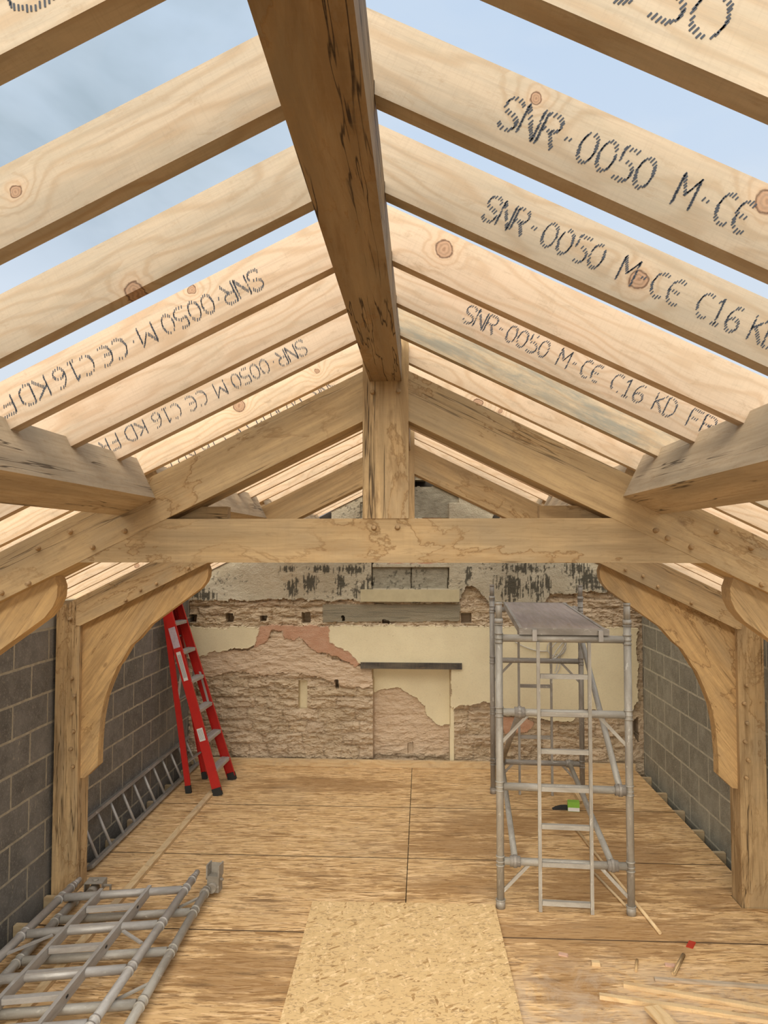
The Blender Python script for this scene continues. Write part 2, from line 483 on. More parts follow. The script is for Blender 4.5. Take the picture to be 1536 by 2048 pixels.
def mat_block(name, c1, c2, mortar, zoff, ztop=99, rowh=.232):
    """concrete blockwork on a wall lying in the YZ plane"""
    m, b, bs = new_mat(name)
    geo = b.N.new('ShaderNodeNewGeometry').outputs['Position']
    sp = b.n('ShaderNodeSeparateXYZ', Vector=geo)
    cb = b.N.new('ShaderNodeCombineXYZ')
    nz = b.noise(geo, 5.0, 4, .6)
    wz = b.math('MULTIPLY', b.math('SUBTRACT', nz, .5), .014)
    b.set(cb.inputs[0], b.math('ADD', sp.outputs[1], wz))
    b.set(cb.inputs[1], b.math('ADD', b.math('ADD', sp.outputs[2], zoff), wz))
    br_ = b.n('ShaderNodeTexBrick', {'offset': .5, 'squash': 1.0}, Scale=1.0, Mortar_Size=.009, Mortar_Smooth=.10, Bias=0.0, Brick_Width=.455, Row_Height=rowh)
    b.set(br_.inputs['Vector'], cb)
    br_.inputs['Color1'].default_value = (0, 0, 0, 1)
    br_.inputs['Color2'].default_value = (1, 1, 1, 1)
    br_.inputs['Mortar'].default_value = (.5, .5, .5, 1)
    fac = br_.outputs['Fac']
    cs = b.n('ShaderNodeSeparateColor')
    b.set(cs.inputs[0], br_.outputs['Color'])
    col = b.mix(cs.outputs[0], c1, c2)
    fine = b.noise(geo, 90.0, 3, .7)
    mid = b.noise(geo, 9.0, 5, .7, .3)
    big = b.noise(geo, 1.6, 4, .6)
    col = b.mix(b.math('MULTIPLY', b.ramp(mid, [(.36, 0.0), (.62, 1.0)]), .50), col, tuple(c * .52 for c in c1))
    col = b.mix(b.math('MULTIPLY', b.ramp(fine, [(.52, 0.0), (.70, 1.0)]), .45), col, tuple(min(1, c * 1.8) for c in c2))
    col = b.mix(b.math('MULTIPLY', b.ramp(big, [(.48, 0.0), (.66, 1.0)]), .35), col, tuple(c * 1.35 for c in c2))
    spl = b.noise(b.mapv(geo, (1, 1, .45)), 26.0, 3, .8)
    col = b.mix(b.math('MULTIPLY', b.ramp(spl, [(.62, 0.0), (.70, 1.0)]), .55), col, mortar)
    mcol = b.mix(b.ramp(b.noise(geo, 18, 4, .7), [(.35, 0.0), (.65, 1.0)]), tuple(c * .72 for c in mortar), mortar)
    col = b.mix(b.math('MULTIPLY', b.math('GREATER_THAN', sp.outputs[2], ztop), .55), col, (.46, .43, .36))
    col = b.mix(fac, col, mcol)
    b.set(bs.inputs['Base Color'], col)
    bs.inputs['Roughness'].default_value = .92
    bs.inputs['Specular IOR Level'].default_value = .15
    h = b.math('ADD', b.math('MULTIPLY', fine, .22), b.math('ADD', b.math('MULTIPLY', mid, .3), b.math('MULTIPLY', fac, -.55)))
    b.set(bs.inputs['Normal'], bump(b, h, .6, .01))
    return m

def mat_metal(name, base, metallic=.55, rough=.5, dirt=.4, splash=.5):
    m, b, bs = new_mat(name)
    v, rnd, raw = local_vec(b)
    n1 = b.noise(b.mapv(v, (2.0, 8, 8)), 1.5, 5, .65, .4)
    n2 = b.noise(v, 60, 3, .7)
    col = b.mix(b.math('MULTIPLY', b.ramp(n1, [(.42, 0.0), (.62, 1.0)]), dirt), base, tuple(c * k for c, k in zip(base, (.52, .48, .44))))
    sp = b.noise(b.mapv(v, (9, 22, 22), loc=(4, 4, 4)), 1.5, 5, .75, .4)
    sm = b.ramp(sp, [(.60, 0.0), (.66, 1.0)])
    col = b.mix(b.math('MULTIPLY', sm, splash), col, (.62, .58, .50))
    col = b.mix(b.math('MULTIPLY', b.ramp(n2, [(.5, 0.0), (.8, 1.0)]), .25), col, tuple(c * .6 for c in base))
    b.set(bs.inputs['Base Color'], col)
    b.set(bs.inputs['Metallic'], b.math('MULTIPLY', b.math('SUBTRACT', 1.0, b.math('MULTIPLY', sm, splash)), metallic))
    b.set(bs.inputs['Roughness'], b.math('MULTIPLY_ADD', n1, .25, rough - .1))
    b.set(bs.inputs['Normal'], bump(b, n2, .12, .001))
    return m

def mat_plain(name, base, rough=.6, var=.15, metallic=0.0, scale=20, spec=.3):
    m, b, bs = new_mat(name)
    v, rnd, raw = local_vec(b)
    n1 = b.noise(v, scale, 4, .6)
    col = b.mix(b.math('MULTIPLY', b.ramp(n1, [(.35, 0.0), (.7, 1.0)]), var * 2), base, tuple(c * .6 for c in base))
    b.set(bs.inputs['Base Color'], col)
    bs.inputs['Roughness'].default_value = rough
    bs.inputs['Metallic'].default_value = metallic
    bs.inputs['Specular IOR Level'].default_value = spec
    return m

M_OAK = mat_oak('oak')
M_OAKD = mat_oak('oak_ridge', base=(.29, .205, .12), crack=1.0, tide=.7, stain=.45)
M_OAKP = mat_oak('oak_post', base=(.53, .36, .18), crack=.7, tide=.9, stain=.45)
M_OAKPUR = mat_oak('oak_purlin', base=(.45, .345, .225), crack=.7, tide=.15)
M_OAKBR = mat_oak('oak_brace', base=(.60, .385, .17), crack=.25, tide=1.0, stain=.22)
M_PEG = mat_oak('oak_peg', base=(.42, .27, .13), crack=0.0, tide=0)
M_SOFT = mat_soft('rafter_softwood')
M_SOFTG = mat_soft('rafter_softwood_grey', base=(.48, .37, .24), grey=.75, knots=.7, red=.2)
M_SOFTY = mat_soft('rafter_softwood_weathered', base=(.45, .355, .25), grey=.22, knots=1.0, red=.2)
M_SOFTLIT = mat_soft('rafter_softwood_lit', base=(.62, .465, .315), knots=.8)  # paler base paints in the stronger light on the far rafters
M_BATT = mat_soft('batten_softwood', base=(.64, .46, .25), knots=.2, red=.2)
M_JOIST = mat_soft('joist_softwood', base=(.50, .38, .22), knots=.5, grey=.1)
M_OSB = mat_osb('osb_laid', True)
M_OSBL = mat_osb('osb_loose', False, base=(.62, .425, .205), stains=0)
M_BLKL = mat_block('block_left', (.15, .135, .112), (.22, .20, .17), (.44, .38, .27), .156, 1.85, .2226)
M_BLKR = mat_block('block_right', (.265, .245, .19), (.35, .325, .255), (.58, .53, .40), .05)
M_ALU = mat_metal('alloy_tube', (.40, .37, .315), .25, .55, .6, .55)
M_ALUD = mat_metal('alloy_tube_dirty', (.31, .28, .24), .25, .62, .6, .55)
M_ALUF = mat_metal('alloy_frame_light', (.46, .43, .39), .35, .48, .5, .3)
M_RUST = mat_metal('galvanised_fitting', (.33, .295, .24), .3, .6, .6, .3)
M_PLATE = mat_oak('platform_ply', base=(.31, .255, .225), crack=.0, tide=0, stain=.10)
M_RED = mat_plain('red_fibreglass', (.47, .016, .010), .45, .12, spec=.4)
M_BLACK = mat_plain('black_rubber', (.028, .028, .026), .7, .2)
M_INK = mat_plain('stamp_ink', (.055, .062, .075), .8, .2)
M_WHITE = mat_plain('label_white', (.68, .66, .62), .6, .06)
M_PINK = mat_plain('label_faded', (.50, .40, .44), .6, .25, scale=40)
M_GREEN = mat_plain('green_card', (.22, .42, .05), .6, .08)
M_REDP = mat_plain('red_plastic', (.42, .035, .015), .45, .08)
M_EDGE = mat_plain('osb_edge_shade', (.14, .085, .045), .9, .2)  # dark sheet edges paint in the shade of tight seams
M_EARTH = mat_plain('earth', (.07, .055, .04), .95, .3)
M_LINTEL = mat_oak('charred_lintel', base=(.040, .034, .032), dark=(.012, .012, .012), crack=.6, tide=0)
M_SILL = mat_plain('stone_sill', (.46, .39, .24), .9, .15, scale=12)
M_WIRE = mat_plain('cable_grey', (.50, .47, .42), .6, .1)
M_STAINPINK = mat_plain('brick_scrap', (.55, .34, .24), .9, .15)

# ================================================================== SETTING
CX = -.15           # roof centre line
SL = .49            # slope
WL, WR, WB = -2.65, 2.42, 8.49
YA, YB, TH = 3.05, 5.28, .18
XL0, XR0 = -2.53, 2.305     # edges of the boarded floor
RAFT_Y = [.92, 1.29, 1.66, 2.063, 2.43, 2.808, 3.18, 3.56, 3.93, 4.31, 4.68, 5.05, 5.42, 5.80, 6.17, 6.55, 6.92, 7.29, 7.67, 8.04, 8.40]
RTH = .045

def wall_side(name, x, sgn, mat):
    bm = bmesh.new()
    y0, y1, z0, z1 = -.8, 8.66, -.62, 1.94
    bm_box(.14, y1 - y0, z1 - z0, (x + sgn * .07, (y0 + y1) / 2, (z0 + z1) / 2), bm)
    return tag(link(name, bm, mat), kind='structure')
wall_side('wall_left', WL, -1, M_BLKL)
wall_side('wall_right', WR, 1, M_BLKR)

# lower ground seen only through the gaps at the floor's edges
g = link('floor', bm_box(6.2, 10.6, .1, (-.1, 4.2, -.67)), M_EARTH)
tag(g, kind='structure')

# ---- boarded floor: sheets of oriented strand board
fl = empty('floor')
tag(fl, kind='structure')
rows = [(8.42, 7.112), (7.112, 5.97), (5.97, 4.815), (4.815, 3.60), (3.60, 2.39), (2.39, 1.18), (1.18, -.03)]
SEAM = -.12
for r, (ya, yb) in enumerate(rows):
    for side in (-1, 1):
        xo = XL0 if side < 0 else XR0 - (0.03 if r > 2 else 0)
        xi = SEAM + side * .003
        a, c = ya - .007, yb + .007
        pts = [(xi, c), (xi, a), (xo, a)]
        for yt in (YB, YA):
            if c < yt < a:      # notch round the oak post
                xn = (CX + side * 2.29)
                pts += [(xo, yt + TH + .004), (xn, yt + TH + .004), (xn, yt - .004), (xo, yt - .004)]
        pts += [(xo, c)]
        bm = bmesh.new()
        cx, cy = (xi + xo) / 2, (a + c) / 2
        lo = [bm.verts.new((p[0] - cx, p[1] - cy, -.018)) for p in pts]
        hi = [bm.verts.new((p[0] - cx, p[1] - cy, 0)) for p in pts]
        bm.faces.new(hi); bm.faces.new(lo[::-1])
        for i in range(len(pts)):
            j = (i + 1) % len(pts)
            bm.faces.new((lo[i], lo[j], hi[j], hi[i]))
        ob = link('osb_sheet', bm, M_OSB, fl, Matrix.Translation((cx, cy, 0)))
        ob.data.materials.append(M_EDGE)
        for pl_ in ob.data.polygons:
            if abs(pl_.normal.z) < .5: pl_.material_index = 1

# ---- floor joists under the boards, their ends showing along both walls
jy = [8.19, 7.68, 7.18, 6.70, 6.24, 5.76, 5.22, 4.83, 4.35, 3.88, 3.40, 2.6]
places = ['against the far wall', 'second from far wall', 'third from the far wall', 'fourth from the far wall', 'fifth from the far wall',
          'just behind the rear truss posts', 'just in front of the rear truss posts', 'second in front of the rear truss posts',
          'third in front of the rear truss posts', 'fourth in front of the rear truss posts', 'fifth in front of the rear truss posts', 'nearest the camera']
for y, p in zip(jy, places):
    o = bar('floor_joist', (WL + .005, y + .0225, -.118), (WR - .005, y + .0225, -.118), .045, .2, M_JOIST)
    tag(o, 'softwood floor joist showing at the side walls, ' + p, 'joist', 'joists under the boarded floor')

# ================================================================== BACK WALL (relief mesh)
def vnoise(x, z, sc, seed):
    rs = np.random.RandomState(seed)
    G = rs.rand(256, 256)
    u, v = x * sc + 71.3, z * sc + 37.7
    iu, iv = np.floor(u).astype(int), np.floor(v).astype(int)
    fu, fv = u - iu, v - iv
    fu = fu * fu * (3 - 2 * fu); fv = fv * fv * (3 - 2 * fv)
    g_ = lambda a, c: G[a % 256, c % 256]
    return (g_(iu, iv) * (1 - fu) + g_(iu + 1, iv) * fu) * (1 - fv) + (g_(iu, iv + 1) * (1 - fu) + g_(iu + 1, iv + 1) * fu) * fv
def fbm(x, z, sc, seed, oc=4, gain=.5):
    s = 0; a = 1; t = 0
    for k in range(oc):
        s = s + a * vnoise(x, z, sc * 2 ** k, seed + k); t += a; a *= gain
    return s / t
def inpoly(x, z, P):
    r = np.zeros(x.shape, bool)
    n = len(P)
    for i in range(n):
        x0, z0 = P[i]; x1, z1 = P[(i + 1) % n]
        if z0 == z1: continue
        c = ((z0 > z) != (z1 > z)) & (x < (x1 - x0) * (z - z0) / (z1 - z0) + x0)
        r ^= c
    return r
def C(*cs):     # outline read in a crop of the photograph -> metres on the wall
    o = []
    for a, c in cs:
        p = onY(a / 1.617 + 350, c / 1.617 + 1080, 8.47)
        o.append((p.x, p.z))
    return o
def sstep(a, c, v):
    t = np.clip((v - a) / (c - a), 0, 1); return t * t * (3 - 2 * t)

STEP = .0085
xs = np.arange(WL, WR + STEP, STEP)
zs = np.arange(-.12, 3.265, STEP)
X, Z = np.meshgrid(xs, zs)
wx = X + (fbm(X, Z, 9, 3) - .5) * .07 + (fbm(X, Z, 40, 9, 2) - .5) * .018
wz = Z + (fbm(X, Z, 9, 13) - .5) * .07 + (fbm(X, Z, 40, 19, 2) - .5) * .018
sx_ = X + (fbm(X, Z, 14, 33) - .5) * .015
sz_ = Z + (fbm(X, Z, 14, 43) - .5) * .015

# rubble courses
rs = np.random.RandomState(5)
edges = [-.3]
while edges[-1] < 3.3:
    edges.append(edges[-1] + rs.uniform(.075, .17))
edges = np.array(edges)
wz2 = Z + (fbm(X, Z, 3.2, 77, 3) - .5) * .07
wx2 = X + (fbm(X, Z, 4, 87, 3) - .5) * .07
row = np.searchsorted(edges, wz2) - 1
row = np.clip(row, 0, len(edges) - 2)
rz0, rz1 = edges[row], edges[row + 1]
dz = np.minimum(wz2 - rz0, rz1 - wz2)
bw = rs.uniform(.20, .62, len(edges))[row]
bo = rs.uniform(0, 1, len(edges))[row]
cell = np.floor(wx2 / bw + bo)
fx = (wx2 / bw + bo - cell) * bw
dx = np.minimum(fx, bw - fx)
edge = np.minimum(dz, dx)
hsh = np.abs(np.sin(row * 12.9898 + cell * 78.233) * 43758.5453) % 1
stone_h = sstep(.0, .03, edge) * (.003 + .014 * hsh) * (.35 + .9 * fbm(X, Z, 1.7, 300, 2))
chis = fbm(X * .35, Z, 26, 101, 4, .6)
rough = fbm(X, Z, 22, 111, 4, .6)
lump = fbm(X, Z, 7, 121, 3)
chis2 = np.abs(fbm(X * .45 + .3 * Z, Z, 17, 131, 4, .6) - .5)
stone = stone_h * 1.3 + (chis - .5) * .062 - sstep(.05, .0, chis2) * .014 + (rough - .5) * .032 + (lump - .5) * .034

P_PLL = C((44, 280), (278, 281), (262, 345), (205, 347), (160, 358), (75, 377), (44, 384))
P_SAL = C((278, 276), (495, 276), (503, 333), (540, 350), (605, 400), (590, 412), (570, 402), (500, 365), (455, 360), (430, 335), (400, 312), (380, 330), (352, 318), (345, 290), (315, 292), (300, 325), (262, 350), (262, 345))
P_PLM = C((495, 278), (700, 276), (1010, 282), (1300, 284), (1492, 284), (1496, 520), (1478, 545), (1460, 570), (1390, 552), (1350, 548), (1335, 540), (1300, 545), (1290, 585), (1240, 588), (1200, 578), (1150, 570), (1120, 560), (1060, 565), (1030, 525), (1005, 518), (960, 530), (920, 535), (903, 545), (893, 560), (893, 418), (640, 418), (605, 400), (540, 350), (503, 333))
P_REC = C((640, 416), (890, 416), (890, 760), (640, 760))
P_RPL = C((630, 405), (900, 405), (900, 604), (870, 609), (850, 605), (815, 575), (805, 545), (770, 510), (735, 492), (705, 482), (675, 485), (640, 497))
P_SCR = C((30, 370), (262, 350), (300, 325), (345, 290), (400, 312), (455, 360), (570, 402), (640, 420), (640, 465), (600, 478), (540, 470), (500, 458), (470, 440), (380, 430), (330, 430), (290, 437), (200, 425), (130, 436), (30, 440))
P_REN = C((-20, 197), (45, 197), (130, 192), (250, 197), (400, 190), (600, 198), (640, 203), (700, 201), (922, 203), (924, 175), (945, 150), (955, 146), (975, 160), (1005, 195), (1015, 205), (1100, 203), (1195, 203), (1215, 176), (1330, 166), (1440, 170), (1448, 195), (1600, 195), (1600, -400), (-20, -400))
P_PIN = C((1060, 570), (1120, 566), (1165, 590), (1140, 618), (1080, 622), (1060, 622))
P_BLK = C((638, 88), (885, 88), (885, 157), (638, 157))
P_BLK2 = C((640, -70), (884, -70), (884, 76), (640, 76))
P_BLK3 = C((760, -185), (916, -185), (916, -120), (884, -120), (884, -70), (600, -70), (600, -120), (640, -130))
P_BEAM = C((478, 207), (922, 207), (922, 262), (478, 266))
P_EDGE = C((1497, 275), (1530, 275), (1530, 900), (1497, 900), (1480, 700), (1503, 560), (1500, 400))
HOLES = [C((163, 237), (188, 237), (188, 266), (166, 266)), C((277, 246), (297, 246), (297, 262), (277, 262)), C((410, 235), (438, 235), (438, 268), (411, 268)),
         C((926, 236), (957, 236), (957, 268), (926, 268)), C((48, 242), (72, 242), (72, 266), (48, 266)), C((751, 667), (769, 663), (769, 697), (753, 697)),
         C((1448, 176), (1470, 180), (1478, 205), (1448, 200)), C((1478, 588), (1497, 575), (1500, 655), (1488, 640)),
         C((517, 452), (530, 450), (528, 480), (519, 478)), C((540, 245), (548, 245), (548, 262), (540, 262)), C((672, 258), (692, 258), (692, 270), (672, 270))]
TOPH = [C((770, -192), (838, -192), (838, -178), (820, -172), (770, -174)), C((461, -68), (470, -92), (500, -96), (507, -86), (505, -60), (461, -60)),
        C((1022, -60), (1032, -84), (1045, -90), (1060, -86), (1066, -60))]
P_NIC = C((400, 455), (426, 455), (426, 545), (400, 545))

D = stone.copy()
zone = np.zeros(X.shape + (9,), np.float32)     # stone, plaster, salmon, render, scratch, block, beam, black, brick
S_, PL, SA, RE, SCZ, BK, BE, BL_, BR_ = range(9)
zone[..., S_] = 1
def put(mask, z, depth=None):
    global D
    zone[mask] = 0
    zone[mask, z] = 1
    if depth is not None:
        D = np.where(mask, depth, D)
m_scr = inpoly(wx, wz, P_SCR)
put(m_scr, SCZ, .026 + (chis - .5) * .034 + (rough - .5) * .014)
m_ren = inpoly(wx, wz, P_REN)
put(m_ren, RE, .050 + (fbm(X, Z, 60, 55, 2) - .5) * .005 + (rough - .5) * .004)
m = inpoly(sx_, sz_, P_BEAM); put(m, BE, .020 + (fbm(X * .15, Z, 30, 66, 3) - .5) * .008)
m = inpoly(sx_, sz_, P_BLK); put(m, BK, .012 + (rough - .5) * .004)
m = inpoly(sx_, sz_, P_BLK2); put(m, BR_, .012 + (rough - .5) * .006)
bz = (np.abs(((Z + .05) % .116) - .058) > .052)
m = inpoly(X, Z, P_BLK3); put(m, BK, .028 + (rough - .5) * .004)
m = inpoly(sx_, sz_, C((762, 88), (765, 88), (765, 157), (762, 157))); D = np.where(m, -.02, D)
m = inpoly(sx_, sz_, C((636, 70), (640, 70), (640, 150), (636, 150))); D = np.where(m, -.02, D)
m = inpoly(sx_, sz_, C((882, 90), (885, 90), (885, 155), (882, 155))); D = np.where(m, -.02, D)
m_rec = inpoly(X, Z, P_REC)
D = np.where(m_rec, D - .13, D)
m = m_rec & inpoly(wx, wz, C((620, 470), (900, 470), (900, 700), (620, 700))); put(m, SCZ)
D = np.where(m, -.120 + (chis - .5) * .042 + (rough - .5) * .02, D)
m_sal = inpoly(wx, wz, P_SAL) & ~m_rec; put(m_sal, SA, .036 + (rough - .5) * .004)
m_pin = inpoly(wx, wz, P_PIN); put(m_pin, SA, .026)
m_pl = (inpoly(wx, wz, P_PLL) | inpoly(wx, wz, P_PLM)) & ~m_rec; put(m_pl, PL, .046)
m = m_rec & inpoly(wx, wz, P_RPL); put(m, PL, -.095)
m = inpoly(X, Z, C((889, 540), (901, 540), (904, 760), (889, 760))); put(m, PL, .02)
m = inpoly(wx, wz, P_EDGE); put(m, S_, (rough - .5) * .05)
m = inpoly(X, Z, P_NIC); put(m, PL, -.07)
for h in HOLES:
    m = inpoly(sx_, sz_, h); D = np.where(m, -.16, D); zone[m] = 0; zone[m, S_] = 1
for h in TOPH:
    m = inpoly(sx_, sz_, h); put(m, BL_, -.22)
# soot and black mould left on the old render
def bl(cx, cz, rx, rz):
    p = onY(cx / 1.617 + 350, cz / 1.617 + 1080, 8.47)
    k = 1 / (1.617 * 177.0)
    return np.clip(1 - np.sqrt(((X - p.x) / (rx * k)) ** 2 + ((Z - p.z) / (rz * k)) ** 2), 0, 1)
st = np.zeros_like(X)
for q in [(380, 150, 30, 48), (440, 142, 34, 48), (536, 142, 20, 50), (495, 94, 90, 16), (585, 97, 60, 20), (1072, 138, 55, 40), (1085, 150, 60, 60), (1202, 140, 20, 50),
          (1310, 95, 75, 34), (1325, 130, 60, 48), (1400, 152, 48, 22), (70, 165, 50, 45), (110, 180, 70, 22), (1130, 92, 110, 22), (950, 120, 18, 40), (630, 130, 16, 40), (370, 92, 40, 14), (600, 165, 25, 45), (1160, 150, 60, 60)]:
    st = np.maximum(st, bl(*q))
drip = fbm(X * 5.0, Z * .35, 16, 200, 4, .7)
spk = fbm(X, Z, 34, 210, 4, .65)
stain = sstep(.42, .66, st * 1.05 + (drip - .5) * 2.3 + (spk - .5) * 1.3) * (st > 0.02)
stain = np.maximum(stain, .75 * sstep(.60, .68, spk) * sstep(.56, .64, fbm(X, Z, 4, 230, 3)) * (m_ren))
stain = np.where(m_ren | (zone[..., BK] > 0), stain, 0)
shade_line = fbm(X, Z, 2.0, 240, 3)

# smooth the colour masks a touch
def blur(a):
    p = np.pad(a, ((1, 1), (1, 1)) + ((0, 0),) * (a.ndim - 2), mode='edge')
    return (p[1:-1, 1:-1] * 4 + p[:-2, 1:-1] + p[2:, 1:-1] + p[1:-1, :-2] + p[1:-1, 2:]) / 8
zone = blur(zone)

nz_, nx_ = X.shape
topline = 3.258 - SL * np.abs(X - CX)
Zc = Z
verts = np.stack([X, WB - .02 - D, Zc], -1).reshape(-1, 3)
idx = np.arange(nz_ * nx_).reshape(nz_, nx_)
q = np.stack([idx[:-1, :-1], idx[:-1, 1:], idx[1:, 1:], idx[1:, :-1]], -1).reshape(-1, 4)
keep = (Zc < topline)[:-1, :-1].reshape(-1)
q = q[keep]
used = np.unique(q)
remap = -np.ones(nz_ * nx_, int); remap[used] = np.arange(len(used))
verts = verts[used]; q = remap[q]
me = bpy.data.meshes.new('wall_back')
me.vertices.add(len(verts)); me.vertices.foreach_set('co', verts.astype(np.float32).ravel())
me.loops.add(len(q) * 4); me.loops.foreach_set('vertex_index', q.astype(np.int32).ravel())
me.polygons.add(len(q)); me.polygons.foreach_set('loop_start', (np.arange(len(q)) * 4).astype(np.int32))
me.polygons.foreach_set('loop_total', np.full(len(q), 4, np.int32))
me.update(calc_edges=True)
zf = zone.reshape(-1, 9)[used]
def att(nm, a, b_, c):
    A = me.attributes.new(nm, 'FLOAT_COLOR', 'POINT')
    d = np.stack([a, b_, c, np.ones_like(a)], -1).astype(np.float32)
    A.data.foreach_set('color', d.ravel())
att('zone_a', zf[:, PL], zf[:, SA], zf[:, RE])
att('zone_b', zf[:, SCZ], zf[:, BK], zf[:, BE])
att('zone_c', zf[:, BL_], zf[:, BR_], stain.reshape(-1)[used])
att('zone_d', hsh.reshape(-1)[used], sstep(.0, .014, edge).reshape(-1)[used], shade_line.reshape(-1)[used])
m, b, bs = new_mat('old_wall')
geo = b.N.new('ShaderNodeNewGeometry').outputs['Position']
def sepatt(nm):
    a = b.n('ShaderNodeAttribute', {'attribute_name': nm})
    s_ = b.n('ShaderNodeSeparateColor')
    b.set(s_.inputs[0], a.outputs['Color'])
    return s_.outputs
za, zb, zc, zd = sepatt('zone_a'), sepatt('zone_b'), sepatt('zone_c'), sepatt('zone_d')
n_l = b.noise(geo, 2.2, 5, .6)
n_m = b.noise(b.mapv(geo, (1, 1, 2.2)), 11, 5, .65)
n_f = b.noise(b.mapv(geo, (1, 1, 2)), 60, 4, .7)
col = b.ramp(zd[0], [(0, (.56, .43, .275)), (.35, (.63, .49, .33)), (.7, (.60, .46, .315)), (1, (.50, .385, .25))])
col = b.mix(b.math('MULTIPLY', b.math('SUBTRACT', 1.0, zd[1]), .55), col, (.27, .195, .12))  # muddy joints, coloured darker to add shading the relief lacks
col = b.mix(b.math('MULTIPLY', b.ramp(n_m, [(.4, 0.0), (.7, 1.0)]), .45), col, (.70, .55, .39))
col = b.mix(b.math('MULTIPLY', b.ramp(n_l, [(.45, 0.0), (.65, 1.0)]), .35), col, (.40, .31, .21))
scr = b.mix(b.ramp(n_m, [(.35, 0.0), (.65, 1.0)]), (.64, .47, .31), (.70, .54, .38))
col = b.mix(zb[0], col, scr)
ren = b.mix(b.ramp(n_l, [(.35, 0.0), (.65, 1.0)]), (.62, .55, .41), (.47, .40, .28))
ren = b.mix(b.math('MULTIPLY', b.ramp(n_m, [(.5, 0.0), (.7, 1.0)]), .35), ren, (.35, .31, .22))
spr = b.n('ShaderNodeVectorMath', {'operation': 'DISTANCE'})
b.set(spr.inputs[0], b.mapv(geo, (.9, 1, 2.2))); spr.inputs[1].default_value = (-1.62 * .9, 8.4, 2.08 * 2.2)
bp = b.math('MULTIPLY', b.ramp(spr.outputs['Value'], [(.1, 1.0), (.75, 0.0)]), b.ramp(n_m, [(.3, .4), (.6, 1.0)]))
ren = b.mix(b.math('MULTIPLY', bp, .6), ren, (.40, .285, .165))
col = b.mix(za[2], col, ren)
col = b.mix(zb[1], col, b.mix(b.ramp(n_m, [(.4, 0.0), (.6, 1.0)]), (.30, .27, .20), (.40, .36, .27)))
beam = b.noise(b.mapv(geo, (2, 1, 34)), 1.0, 5, .65, .6)
col = b.mix(zb[2], col, b.ramp(beam, [(.3, (.20, .175, .125)), (.5, (.31, .27, .19)), (.7, (.37, .31, .21))]))
col = b.mix(zc[1], col, b.mix(b.ramp(b.noise(geo, 6, 3), [(.42, 0.0), (.56, 1.0)]), (.42, .15, .09), (.46, .40, .30)))
pls = b.mix(b.ramp(n_l, [(.35, 0.0), (.7, 1.0)]), (.70, .61, .405), (.62, .53, .345))
spkl = b.math('MULTIPLY', b.ramp(b.noise(geo, 38, 3, .7), [(.66, 0.0), (.70, 1.0)]), b.ramp(n_l, [(.45, 0.0), (.55, 1.0)]))
pls = b.mix(b.math('MULTIPLY', spkl, .5), pls, (.28, .22, .14))
col = b.mix(za[0], col, pls)
col = b.mix(za[1], col, b.mix(b.ramp(n_m, [(.35, 0.0), (.7, 1.0)]), (.55, .30, .18), (.62, .38, .25)))
col = b.mix(b.math('MULTIPLY', zc[2], .86), col, (.045, .042, .032))
col = b.mix(zc[0], col, (.02, .015, .01))  # gable holes near black: their deep shade put into the colour
col = b.mix(b.math('MULTIPLY', b.ramp(n_f, [(.5, 0.0), (.8, 1.0)]), .22), col, (.24, .18, .11))
b.set(bs.inputs['Base Color'], col)
bs.inputs['Roughness'].default_value = .93
bs.inputs['Specular IOR Level'].default_value = .1
flat = b.math('SUBTRACT', 1.0, b.math('MULTIPLY', za[0], .93))
b.set(bs.inputs['Normal'], bump(b, b.math('MULTIPLY', b.math('ADD', n_f, b.math('MULTIPLY', n_m, .8)), flat), .9, .016))
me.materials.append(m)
for p in me.polygons: p.use_smooth = False
wbk = bpy.data.objects.new('wall_back', me)
COL.objects.link(wbk)
tag(wbk, kind='structure')
# solid body of that wall behind the relief
bk = xz_piece('wall_back', [(WL - .1, -.6), (WR + .1, -.6), (WR + .1, 1.98), (CX, 3.30), (WL - .1, 1.98)], WB + .16, WB + .40, 0, M_EARTH, bev=0)
tag(bk, kind='structure')

def px_box(name, x0, y0, x1, y1, Y, d, mat, bev=.003):
    a, c = onY(x0, y0, Y), onY(x1, y1, Y)
    w, h = abs(c.x - a.x), abs(a.z - c.z)
    return link(name, bm_box(w, d, h), mat, None, Matrix.Translation(((a.x + c.x) / 2, Y + d / 2, (a.z + c.z) / 2)), bev=bev)
tag(px_box('trim_1', 721, 1325, 924, 1339, 8.400, .12, M_LINTEL), kind='structure')
tag(px_box('trim_2', 721, 1179, 919, 1204, 8.385, .12, M_SILL, .006), kind='structure')

# ================================================================== OAK TRUSSES
BZ = 2.99      # underside of principal rafters on the centre line
TZ = 3.197     # their top
BRACE = [(1.385, 2.262), (1.388, 2.215), (1.405, 2.175), (1.44, 2.13), (1.525, 2.068), (1.60, 2.015), (1.71, 1.935), (1.80, 1.87), (1.89, 1.765), (1.945, 1.72), (2.015, 1.60),
         (2.04, 1.57), (2.09, 1.45), (2.13, 1.34), (2.155, 1.21), (2.165, 1.10), (2.172, .985), (2.172, .865), (2.262, .78), (2.30, .775)]

def peg(parent, x, y, Y, r=.0125, out=.022):
    p = onY(x, y, Y)
    bm = bm_tube((0, 0.006, 0), (0, -out, 0), r, seg=8, r1=r * .55)
    ang = random.random()
    return link('peg', bm, M_PEG, parent, Matrix.Translation(p) @ Matrix.Rotation(ang, 4, 'Y') @ Matrix.Rotation(random.uniform(-.15, .15), 4, 'X'))

